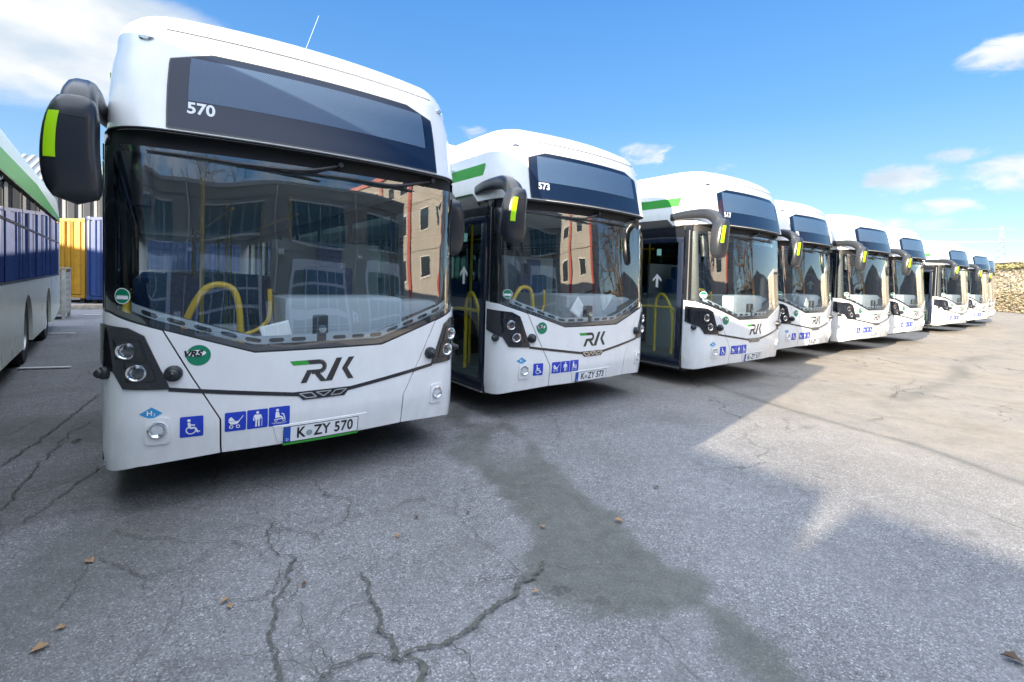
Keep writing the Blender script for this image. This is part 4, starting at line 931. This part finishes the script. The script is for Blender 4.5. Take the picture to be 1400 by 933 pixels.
def walk(x, y, a, n, w_):
    pts = [(x, y)]
    for k in range(n):
        a += random.gauss(0, .35); x += math.cos(a)*.13; y += math.sin(a)*.13; pts.append((x, y))
        if random.random() < .10 and w_ > .0012: walk(x, y, a+random.choice((-1, 1))*random.uniform(.5, 1.1), n//2, w_*.6)
    zc[0] += .0001; P = [Vector((*p, 0)) for p in pts]; out = []
    for A_, B_ in zip(P, P[1:]): out += [A_.lerp(B_, q/6) for q in range(6)]
    L, Rr = [], []
    for i, p in enumerate(out):
        t_ = (out[min(i+1, len(out)-1)]-out[max(i-1, 0)]).normalized(); n_ = Vector((-t_.y, t_.x, 0)); c = p+n_*(noise.noise(p*12)*.03); wd = w_*(1-i/len(out)*.8)*(.2+1.6*random.random())
        L.append(bm.verts.new((*(c+n_*wd).xy, zc[0]))); Rr.append(bm.verts.new((*(c-n_*wd).xy, zc[0])))
    for i in range(len(L)-1): bm.faces.new((L[i], Rr[i], Rr[i+1], L[i+1]))
for k in range(20):
    x, y = random.uniform(-3.2, .6), random.uniform(1.6, 4.4)
    walk(x, y, random.uniform(0, 6.28), random.randint(5, 14), random.uniform(.0014, .003))
for k in range(16): walk(random.uniform(-7.5, -2.6), random.uniform(3.2, 7), random.gauss(.7, .4), random.randint(8, 22), random.uniform(.003, .007))
for k in range(14): walk(random.uniform(1.5, 12), random.uniform(4, 12), random.gauss(-.7, .5), random.randint(8, 22), random.uniform(.002, .006))
tag(obj('ground_cracks', bm, crackm, None, None), kind='structure')
# painted bay marks
paint = mat('road_paint', (.62, .63, .62), .7, var=.2, vscale=20)
bm = bmesh.new()
for a, b in (((25, 505.5), (97, 503.5)), ((66, 457.3), (104, 456.8)), ((113, 431.5), (138, 431.5))):
    A, B = Vector((*px2w(*a), 0)), Vector((*px2w(*b), 0)); t = (B-A).normalized(); n_ = Vector((-t.y, t.x, 0))*.045
    vs = [bm.verts.new((*(q).xy, .026)) for q in (A-n_, B-n_, B+n_, A+n_)]; bm.faces.new(vs)
tag(obj('bay_markings', bm, paint, None, None), kind='structure')

# ------------------------------------------------------------------ fallen leaves
leafm = mat('dry_leaf', (.30, .19, .10), .7, var=.3, vscale=60); leafd = mat('dark_leaf', (.09, .055, .035), .8, var=.3, vscale=60)
def leaf_me(nm, m):
    bm = bmesh.new(); n = 8; rows = []
    for i in range(n+1):
        t = i/n; wd = math.sin(math.pi*t**.85)*.62*(1+.28*math.sin(t*19)); rows.append([bm.verts.new((t-.5, k*wd*.5, .07*math.sin(t*3)+.20*abs(k)*wd+.05*math.sin(7*t+k*2))) for k in (-1, -.5, 0, .5, 1)])
    for a, b in zip(rows, rows[1:]):
        for k in range(4):
            try: bm.faces.new((a[k], a[k+1], b[k+1], b[k]))
            except Exception: pass
    bmesh.ops.remove_doubles(bm, verts=bm.verts, dist=1e-4); tube(bm, [(-.5, 0, .02), (-.72, .03, .03)], .012, 5)
    me = bpy.data.meshes.new(nm); bm.to_mesh(me); bm.free(); me.materials.append(m); return me
LM = [leaf_me('leaf_a', leafm), leaf_me('leaf_b', leafd)]
for u, v, s, k, nm in [(54, 891, .055, 0, 'large brown curled leaf near the bottom left corner'), (122, 770, .05, 0, 'orange brown leaf on the shaded asphalt below the front corner of bus 570'), (83, 862, .035, 0, 'small ochre leaf right above the large curled leaf at bottom left'),
                    (308, 824, .035, 0, 'upper of two tan leaves beside the long crack left of centre'), (314, 832, .032, 0, 'lower of two tan leaves beside the long crack left of centre'), (543, 735, .035, 0, 'small pinkish tan leaf on bare asphalt in front of bus 570'),
                    (846, 714, .05, 0, 'reddish leaf on the edge of the damp patch'), (416, 802, .03, 1, 'dark leaf right of the winding crack'), (570, 709, .03, 1, 'dark narrow leaf in front of the licence plate of bus 570'), (742, 722, .035, 0, 'pale yellow leaf on the damp patch'),
                    (733, 812, .03, 0, 'yellow leaf beside the end of the long crack'), (897, 668, .04, 1, 'thin dark leaf on the asphalt in front of bus 573'), (105, 605, .06, 1, 'dark brown leaf beside the front corner of bus 570'), (640, 703, .03, 1, 'small dark leaf left of the damp patch'), (1385, 905, .07, 1, 'dark rusty leaf in the bottom right corner')]:
    o = link('fallen_leaf', LM[k]); x, y = px2w(u, v); o.location = (x, y, .012); o.scale = (s*1.15,)*3; o.rotation_euler = (random.uniform(-.2, .2), random.uniform(-.2, .2), random.uniform(0, 6.28)); tag(o, nm, 'leaf', 'fallen leaves on the asphalt')

# ------------------------------------------------------------------ left background: hall, containers, crate
def corrugated(name, m, parent, p0, p1, z0, z1, pitch, depth, duty=.5, slope=None):
    """vertical trapezoid sheet from p0 to p1 (2D), outward normal to the right of p0->p1"""
    bm = bmesh.new(); A, B = Vector((*p0, 0)), Vector((*p1, 0)); L = (B-A).length; t = (B-A)/L; n_ = Vector((t.y, -t.x, 0)); n = int(L/pitch); pr = []
    for k in range(n+1):
        for f, d in ((0, 0), (duty*.8, 0), (duty, depth), (.9, depth)):
            s = (k+f)*pitch
            if s <= L: pr.append((s, d))
    pr.append((L, 0)); lo = [bm.verts.new(A+t*s+n_*d+Vector((0, 0, z0))) for s, d in pr]
    up = [bm.verts.new(A+t*s+n_*(d+(slope[0] if slope else 0))+Vector((0, 0, z1+(d if slope else 0)))) for s, d in pr]
    for k in range(len(pr)-1): bm.faces.new((lo[k], lo[k+1], up[k+1], up[k]))
    return obj(name, bm, m, parent, None)
hallw = mat('hall_cladding', (.13, .14, .145), .5, var=.1, vscale=.6); hallr = mat('hall_roof_sheet', (.30, .31, .31), .5, var=.12, vscale=.8); ribw = mat('hall_rib_white', (.55, .56, .55), .5)
hall = empty('metal_hall', (-24, 28, 0)); tag(hall, 'dark corrugated metal hall with pale ribs and sloping sheet roof behind the containers', 'building')
hd_ = Vector((.80, .60)); c0 = Vector((-22.6, 25.6)); a = c0-hd_*11; b = c0+hd_*11
def hp(v): return (v.x+24, v.y-28)
corrugated('wall', hallw, hall, hp(a), hp(b), 0, 5.55, .62, .10)
bm = bmesh.new(); t = hd_; nn = Vector((t.y, -t.x)); k = .25
while k < 22: 
    p = a+hd_*(k+.465)+nn*.105; q = p+hd_*.13
    vs = [bm.verts.new((*hp(v), z)) for v, z in ((p, .2), (q, .2), (q, 5.5), (p, 5.5))]; bm.faces.new(vs); k += .62
obj('pale_ribs', bm, ribw, hall, None)
bm = bmesh.new(); back = -nn
n = 60
for k in range(n):
    for f0, f1, d in ((0, .55, .0), (.55, 1, .07)):
        p = a+hd_*(22*(k+f0)/n); q = a+hd_*(22*(k+f1)/n); vs = [bm.verts.new((*hp(v), z)) for v, z in ((p+nn*.3, 5.55+d), (q+nn*.3, 5.55+d), (q+back*7, 8.1+d), (p+back*7, 8.1+d))]; bm.faces.new(vs)
        if d: 
            for e_ in (p, q): vs = [bm.verts.new((*hp(v), z)) for v, z in ((e_+nn*.3, 5.55), (e_+nn*.3, 5.62), (e_+back*7, 8.17), (e_+back*7, 8.1))]; bm.faces.new(vs)
obj('roof', bm, hallr, hall, None)
bm = bmesh.new()
for e_ in (a, b):
    vs = [bm.verts.new((*hp(v), z)) for v, z in ((e_, 0), (e_+back*14, 0), (e_+back*14, 5.5), (e_+back*7, 8.0), (e_, 5.5))]; bm.faces.new(vs)
vs = [bm.verts.new((*hp(v), z)) for v, z in ((a+back*14, 0), (b+back*14, 0), (b+back*14, 5.5), (a+back*14, 5.5))]; bm.faces.new(vs); vs = [bm.verts.new((*hp(v), z)) for v, z in ((a+back*14, 5.5), (b+back*14, 5.5), (b+back*7, 8.1), (a+back*7, 8.1))]; bm.faces.new(vs)
obj('gable', bm, hallw, hall, None)
def container(c, ang, col, nm, label, W=2.44, L=6.0, H=3.25):
    m = mat(nm, col, .45, var=.18, vscale=3, coat=.1); md = mat(nm+'_frame', tuple(v*.85 for v in col), .45)
    r = empty('shipping_container', (c[0], c[1], 0), ang); tag(r, label, 'container')
    z0, z1 = .22, .22+H
    corrugated('end_wall', m, r, (-W/2+.08, 0.04), (W/2-.08, 0.04), z0+.15, z1-.12, .36, .045, .5)
    corrugated('side_wall', m, r, (W/2-.04, .08), (W/2-.04, L), z0+.15, z1-.12, .3, .04, .5); corrugated('side_wall', m, r, (-W/2+.04, L), (-W/2+.04, .08), z0+.15, z1-.12, .3, .04, .5)
    bm = bmesh.new()
    for x in (-W/2, W/2-.12):
        for y in (0, L-.12): box(bm, x, x+.12, y, y+.12, z0, z1, bev=.01)
    for z in (z0, z1-.12):
        box(bm, -W/2+.12, W/2-.12, 0, .10, z, z+.12); box(bm, -W/2+.12, W/2-.12, L-.1, L, z, z+.12); box(bm, -W/2, -W/2+.10, .12, L-.12, z, z+.12); box(bm, W/2-.10, W/2, .12, L-.12, z, z+.12)
    obj('frame', bm, md, r); bxobj('roof_sheet', m, r, -W/2+.1, W/2-.1, .1, L-.1, z1-.05, z1-.02)
    for x in (-W/2-.004, W/2-.174):
        for z in (z0-.02, z1-.14): bm = bmesh.new(); box(bm, x, x+.178, -.012, .17, z, z+.16, bev=.01); obj('corner_casting', bm, md, r)
    bm = bmesh.new()
    for x in (-W/2+.15, W/2-.35): box(bm, x, x+.2, .1, .4, 0, z0-.02)
    obj('support_blocks', bm, seamdark, r)
    bm = bmesh.new()
    for x in (-.55, -.25, .25, .55): tube(bm, [(x, -.035, z0+.1), (x, -.035, z1-.1)], .016, 6)
    obj('locking_bars', bm, md, r); bxobj('door_seam', seamdark, r, -.012, .012, -.012, -.006, z0+.15, z1-.12)
    return r
AC = R(-9)
yc_ = Vector(px2w(116, 415)); bc_ = Vector(px2w(118.5, 417)); dv_ = Vector((math.cos(AC), math.sin(AC)))
container(yc_-dv_*1.22, AC, (.46, .24, .012), 'container_yellow', 'yellow shipping container beside the blue one, behind the older bus')
container(bc_+dv_*1.22, AC, (.022, .055, .19), 'container_blue', 'blue shipping container right of the yellow one')
container((-2.59, -10.12), R(36), (.50, .52, .52), 'shade_box_grey', 'unseen pale grey container added behind the photographer to shade the foreground', L=5.80, H=2.95)  # added out of view; its outline shapes the foreground shadow
container((-9.15, -8.95), R(-43), (.16, .20, .18), 'shade_box_dark', 'unseen tall dark green container added behind the photographer to cut the sun streak short', L=2.6, H=3.40)  # added out of view; blocks the low sun so the streak ends
wood = mat('weathered_wood', (.40, .34, .27), .8, var=.3, vscale=12); rust = mat('rusty_steel', (.25, .15, .09), .8, var=.4, vscale=10)
cr_ = empty('wooden_crate', (-13.28, 13.33, 0), R(37)); tag(cr_, 'pale weathered crate standing behind the rear of the older bus', 'crate')
bm = bmesh.new()
for k in range(7): box(bm, -.62, .62, -.02, .02, .14+k*.175, .14+k*.175+.165, bev=.004)
obj('front_boards', bm, wood, cr_)
bm = bmesh.new()
for k in range(7): box(bm, .60, .64, .02, 1.1, .14+k*.175, .14+k*.175+.165, bev=.004); box(bm, -.64, -.60, .02, 1.1, .14+k*.175, .14+k*.175+.165, bev=.004)
box(bm, -.62, .62, 1.08, 1.12, .14, 1.36); obj('side_boards', bm, wood, cr_)
bm = bmesh.new()
for x in (-.66, .58):
    for y in (-.05, 1.06): box(bm, x, x+.08, y, y+.08, 0, 1.44, bev=.004)
obj('corner_posts', bm, mat('grey_post', (.42, .41, .38), .7, var=.2), cr_)
bxobj('lid', wood, cr_, -.68, .68, -.06, 1.16, 1.44, 1.48)
st = empty('timber_stack', (-15.0, 17.6, 0), R(37)); tag(st, 'low stack of dark timbers lying in front of the containers', 'timber')
for k in range(3): bm = bmesh.new(); box(bm, -1.2, 1.0, -.3+k*.2, -.12+k*.2, 0, .16, bev=.01); obj('beam', bm, rust if k % 2 else wood, st)

# ------------------------------------------------------------------ depot behind the photographer (seen in the windscreens)
wf0 = mat('lamp_housing', (.6, .6, .58), .4); wallm = mat('depot_render', (.23, .225, .215), .85, var=.12, vscale=.5); doorm = mat('roller_door', (.60, .64, .68), .5, var=.05); shut = mat('door_pane', (.10, .16, .18), .15); teal = mat('depot_window', (.02, .06, .08), .08, coat=.4)
YD = R(37); dep = empty('depot_building', (-1.35+.60*13.2, 3.47-.80*13.2, 0), YD); tag(dep, 'taupe depot hall with numbered garage doors, seen mirrored in the windscreens', 'building')
bxobj('wall', wallm, dep, -26, 12.0, -14, 0, 0, 6.6)
bxobj('parapet', mat('parapet_metal', (.30, .30, .29), .4), dep, -26.05, 12.05, -14, .06, 6.6, 6.75)
for i, x in enumerate((9.2, 3.6, -2.0, -7.6, -13.2, -18.8)):
    d = bxobj('garage_door', doorm, dep, x-2.0, x+2.0, .0, .06, 0, 3.9)
    bm = bmesh.new()
    for r_ in range(5):
        for c in range(5): box(bm, x-1.85+c*.74, x-1.85+c*.74+.66, .06, .07, .5+r_*.6, .5+r_*.6+.5)
    obj('panes', bm, shut, d, None)
    bxobj('clerestory_window', teal, dep, x-1.9, x+1.9, .0, .05, 4.5, 5.8)
    bxobj('number_sign', wsign, dep, x+2.25, x+2.65, .0, .03, 2.0, 2.4)
    if i in (1, 0):
        bm = text_bm('3' if i == 1 else '2', .4, .008); M = Matrix.Translation((x+2.45, .035, 2.2))@Matrix.Rotation(R(180), 4, 'Z')@Matrix.Rotation(R(90), 4, 'X'); bmesh.ops.transform(bm, matrix=M, verts=bm.verts); obj('door_number', bm, ink, dep, None)
pipem = mat('downpipe', (.45, .45, .43), .4)
for x in (11.8, 6.4, .8, -4.8, -10.4, -16.0, -21.6): bm = bmesh.new(); tube(bm, [(x, .08, 0), (x, .08, 6.55)], .05, 8); obj('downpipe', bm, pipem, dep)
bm = bmesh.new()
for z in (1.1, 4.15, 6.1): box(bm, -26, 12, 0, .012, z-.015, z+.015)
obj('wall_joints', bm, charcoal, dep, None)
for x in (9.2, 3.6, -2.0, -7.6, -13.2, -18.8):
    bm = bmesh.new()
    for k in range(-2, 3): box(bm, x+k*.76-.02, x+k*.76+.02, .05, .07, 4.5, 5.8)
    box(bm, x-1.95, x+1.95, .05, .08, 4.42, 4.5); box(bm, x-1.95, x+1.95, .05, .08, 5.8, 5.88); obj('window_bars', bm, pipem, dep, None)
    bm = bmesh.new(); box(bm, x-2.75, x-2.45, 0, .25, 4.0, 4.15, bev=.02); obj('wall_lamp', bm, wf0, dep)
beige = mat('beige_panels', (.46, .43, .38), .8, var=.08, vscale=.8); redm = mat('red_pilaster', (.42, .05, .03), .5); wf = mat('window_frame_white', (.7, .7, .68), .5); gwin = mat('office_window', (.04, .05, .06), .1, coat=.4)
of = empty('office_building', (29, -8, 0), R(98)); tag(of, 'tall beige office block with red pilasters, seen mirrored in the windscreens', 'building')
bxobj('wall', beige, of, -9, 12, -10, 0, 0, 13.0)
bxobj('roof', redm, of, -9.2, 12.2, -10.2, .2, 13.0, 13.4)
for x in (-6.2, .2, 6.6, 11.6): bxobj('pilaster', redm, of, x-.25, x+.25, 0, .18, 0, 13)
bm = bmesh.new()
for z in (3.2, 6.4, 9.6): box(bm, -9, 12, 0, .02, z-.02, z+.02)
obj('panel_joints', bm, charcoal, of, None)
for x in (-4.8, -2.0, 1.8, 4.6, 8.4):
    for z in (1.6, 4.6, 7.8, 10.8):
        f = bxobj('window', wf, of, x, x+1.5, .0, .05, z, z+1.3); bxobj('pane', gwin, f, x+.08, x+1.42, .05, .06, z+.08, z+1.22)
hs_ = empty('gabled_house', (52, 17, 0), R(110)); tag(hs_, 'grey gabled house beyond the bare tree, seen mirrored in the windscreens', 'house')
bm = bmesh.new(); pr = [(-13, 0), (13, 0), (13, 3.2), (2, 6.2), (-13, 3.6)]; A_ = [bm.verts.new((x, 0, z)) for x, z in pr]; B_ = [bm.verts.new((x, -9, z)) for x, z in pr]; bm.faces.new(A_); bm.faces.new(B_[::-1])
for k in range(5): j = (k+1) % 5; bm.faces.new((A_[j], A_[k], B_[k], B_[j]))
bmesh.ops.recalc_face_normals(bm, faces=bm.faces); obj('wall', bm, mat('house_grey', (.20, .20, .20), .8, var=.1), hs_, None)

wh = empty('shade_block', (-36, 1, 0), R(137)); tag(wh, 'unseen brick block added left of the yard to shade the containers', 'building')  # sun blocker added off-frame to shade the lower half of the containers
brick = mat('shade_block_brick', (.26, .13, .09), .85, var=.2, vscale=3); bxobj('wall', brick, wh, -12, 12, -5, 5, 0, 8.0); bxobj('roof', mat('shade_block_roof', (.2, .2, .2), .7), wh, -12.3, 12.3, -5.3, 5.3, 8.0, 8.25)
for x in (-9, -5, -1, 3, 7):
    for sy_ in (-5.03, 5.0):
        f = bxobj('window', wf, wh, x, x+1.8, sy_, sy_+.03, 3.5, 6.0); bxobj('pane', gwin, f, x+.1, x+1.7, sy_-.01, sy_+.04, 3.6, 5.9)
# ------------------------------------------------------------------ bare tree (mirrored in the windscreens)
bark = mat('bark', (.10, .075, .055), .9, var=.3, vscale=10)
def bare_tree(loc, h, label, seed):
    random.seed(seed); r = empty('bare_tree', loc); tag(r, label, 'tree'); bt, bc = bmesh.new(), bmesh.new()
    def grow(p, d, L, rad, lv, bm):
        n = 4; pts = [p]; q = p.copy(); dd = d.copy()
        for k in range(n): dd = (dd+Vector((random.gauss(0, .12), random.gauss(0, .12), .05 if lv < 4 else .0))).normalized(); q = q+dd*L/n; pts.append(q.copy())
        tube(bm, pts, [rad*(1-.55*k/n) for k in range(n+1)], 6 if lv < 3 else 3, cap=False)
        if lv >= 6: return
        for k in range(4 if lv < 3 else 3):
            a = random.uniform(.35, .85); ax = Vector((random.gauss(0, 1), random.gauss(0, 1), random.gauss(0, .3))).normalized(); nd = (dd*math.cos(a)+dd.cross(ax).normalized()*math.sin(a)).normalized()
            grow(pts[random.choice((2, 3, 4))], nd, L*random.uniform(.62, .80), rad*.60, lv+1, bc)
    grow(Vector((0, 0, 0)), Vector((0, 0, 1)), h*.30, h*.020, 0, bt)
    obj('trunk', bt, bark, r); obj('crown', bc, bark, r, None)
bare_tree((25.5, 11.8, 0), 15, 'bare winter tree to the right of the yard, mirrored in bus 517', 5)
bare_tree((5.6, -14.8, 0), 13, 'bare winter tree behind the depot, mirrored in bus 570', 9)

# ------------------------------------------------------------------ right background: overgrown wall, shed roof, pylon, wires
W0, W1 = Vector((42.5, 47.5)), Vector((35.9, 30.5))
stonew = mat('rough_stone', (.38, .35, .29), .9, var=.35, vscale=2.2, bump=.6, bscale=8)
bm = bmesh.new(); nX, nZ = 150, 18; t = (W1-W0).normalized(); nn = Vector((t.y, -t.x)); L = (W1-W0).length; rows = []
if nn.dot(-W0) < 0: nn = -nn
for j in range(nZ+1):
    row = []
    for i in range(nX+1):
        z = 3.35*j/nZ; p = W0+t*(L*i/nX); n1 = noise.fractal(Vector((i*.35, j*.5, 0)), .8, 2, 4); p = p+nn*(.9*(1-j/nZ)**1.5+.28*n1); row.append(bm.verts.new((p.x, p.y, z+(.12*noise.noise(Vector((i*.2, 7, 0))) if j else 0))))
    rows.append(row)
for a, b in zip(rows, rows[1:]):
    for k in range(nX): bm.faces.new((a[k], a[k+1], b[k+1], b[k]))
bb = [bm.verts.new((v.co.x-nn.x*1.2, v.co.y-nn.y*1.2, 3.35)) for v in rows[-1]]
for k in range(nX): bm.faces.new((rows[-1][k], rows[-1][k+1], bb[k+1], bb[k]))
bmesh.ops.recalc_face_normals(bm, faces=bm.faces); wl_ = obj('stone_wall', bm, stonew, None, 60); tag(wl_, 'pale rough stone wall overgrown with dry creepers at the far right', 'wall')
def leafstuff(name, mats, cnt, fn, sz, label, cat):
    bm = bmesh.new()
    for k in range(cnt):
        p, up = fn(); s = sz*random.uniform(.5, 1.3); q = Matrix.Translation(p)@Matrix.Rotation(random.uniform(0, 6.3), 4, 'Z')@Matrix.Rotation(random.uniform(-1.4, 1.4), 4, 'X')
        vs = [bm.verts.new(q@Vector(c)) for c in ((-s, 0, 0), (0, -s*.5, 0), (s, 0, 0), (0, s*.5, 0))]; f = bm.faces.new(vs); f.material_index = min(len(mats)-1, int(random.random()*len(mats)))
    o = obj(name, bm, mats[0], None, None)
    for m in mats[1:]: o.data.materials.append(m)
    tag(o, label, cat); return o
cg = mat('creeper_green', (.19, .20, .11), .7); cb = mat('creeper_brown', (.27, .22, .16), .8); cy = mat('creeper_yellow', (.27, .24, .10), .7); cs = mat('twig_straw', (.34, .29, .22), .8)
random.seed(21)
def onwall():
    i = random.random(); c = .5+.5*noise.noise(Vector((i*26, 3, 0))); z = random.random()**(1.5)*3.0*c+.05
    if random.random() < .30: z = random.uniform(.3, 3.2)
    p = W0+t*(L*i)+nn*(.9*(1-z/3.4)**1.5+random.uniform(.05, .45)); return Vector((p.x, p.y, z)), 0
leafstuff('wall_creeper', [cg, cb, cs, cb], 15000, onwall, .085, 'tangle of dry brown and green creepers over the far stone wall', 'creeper')['kind'] = 'stuff'
def onhedge():
    i = random.random(); z = 3.3+abs(random.gauss(0, .16))+.15*noise.noise(Vector((i*30, 0, 0))); p = W0+t*(L*i)+nn*random.uniform(-.5, .35); return Vector((p.x, p.y, z)), 0
leafstuff('hedge', [cy, cg, cy], 5000, onhedge, .10, 'low yellow green hedge along the top of the far stone wall', 'hedge')
sh = empty('long_shed', (0, 0, 0)); tag(sh, 'long low pale building with flat roof showing above the far stone wall', 'building')
def shedbox(nm, m, d0, d1, z0, z1):
    bm = bmesh.new(); q = [W0-t*8-nn*d0, W1-nn*d0, W1-nn*d1, W0-t*8-nn*d1]; lo = [bm.verts.new((v.x, v.y, z0)) for v in q]; up = [bm.verts.new((v.x, v.y, z1)) for v in q]
    bm.faces.new(lo[::-1]); bm.faces.new(up)
    for k in range(4): j = (k+1) % 4; bm.faces.new((lo[k], lo[j], up[j], up[k]))
    bmesh.ops.recalc_face_normals(bm, faces=bm.faces); obj(nm, bm, m, sh, None)
shedbox('wall', mat('shed_wall', (.50, .46, .38), .8, var=.15), 4, 12, 0, 4.15); shedbox('roof', mat('shed_roof', (.62, .63, .62), .5), 3.7, 12.3, 4.15, 4.5)
# rubble at the foot of the wall
rub = mat('rubble', (.45, .40, .32), .9, var=.25)
for k in range(9):
    i = (k+.5)/9*.45; p = W0+t*(L*i)+nn*random.uniform(1.0, 1.6); bm = bmesh.new(); bmesh.ops.create_icosphere(bm, subdivisions=2, radius=random.uniform(.18, .35))
    for v in bm.verts: v.co *= 1+.35*noise.noise(v.co*5+Vector((k, 0, 0))); v.co.z *= .65
    o = obj('boulder', bm, rub, None, 30); o.location = (p.x, p.y, .1); tag(o, 'pale boulder lying at the foot of the far stone wall', 'boulder', 'boulders at the foot of the far wall')
steel = mat('pylon_steel', (.17, .22, .27), .6)
def pylon(loc, H, rz, label):
    r = empty('power_pylon', loc, rz); tag(r, label, 'pylon'); bm = bmesh.new(); w0 = H*.10
    cor = lambda z: w0*(1-z/H)+.35
    for sx_ in (-1, 1):
        for sy_ in (-1, 1): tube(bm, [(sx_*cor(0), sy_*cor(0), 0), (sx_*cor(H), sy_*cor(H), H)], .22, 4)
    n = 10
    for k in range(n):
        z0, z1 = H*k/n, H*(k+1)/n
        for s in (-1, 1):
            tube(bm, [(-cor(z0), s*cor(z0), z0), (cor(z1), s*cor(z1), z1)], .11, 3); tube(bm, [(cor(z0), s*cor(z0), z0), (-cor(z1), s*cor(z1), z1)], .11, 3)
            tube(bm, [(s*cor(z0), -cor(z0), z0), (s*cor(z1), cor(z1), z1)], .11, 3)
    obj('lattice_mast', bm, steel, r, None)
    for z, wd in ((H*.76, H*.30), (H*.93, H*.14)):
        bm = bmesh.new()
        for s in (-1, 1): tube(bm, [(0, 0, z+1.6), (s*wd, 0, z)], .18, 4); tube(bm, [(0, 0, z-.2), (s*wd, 0, z)], .18, 4)
        obj('crossarm', bm, steel, r, None)
    return r
pylon((303, 300, 0), 42, R(-45), 'distant grey lattice power pylon above the far wall')
wirem = mat('wire', (.25, .33, .42), .5)
for k, (dx, z1, z2) in enumerate(((-12, 32, 30), (-6, 32, 30), (6, 32, 30), (12, 32, 30), (0, 40, 37))):
    A_ = Vector((303+dx*.7, 300-dx*.7, z1)); B_ = Vector((60+dx*.7, 330-dx*.7, z2+30)); bm = bmesh.new()
    tube(bm, [A_.lerp(B_, q/16)-Vector((0, 0, 10*4*(q/16)*(1-q/16))) for q in range(17)], .07, 3, cap=False); o = obj('power_line', bm, wirem, None, None); tag(o, 'thin overhead power line strung left from the distant pylon', 'power line', 'overhead power lines')
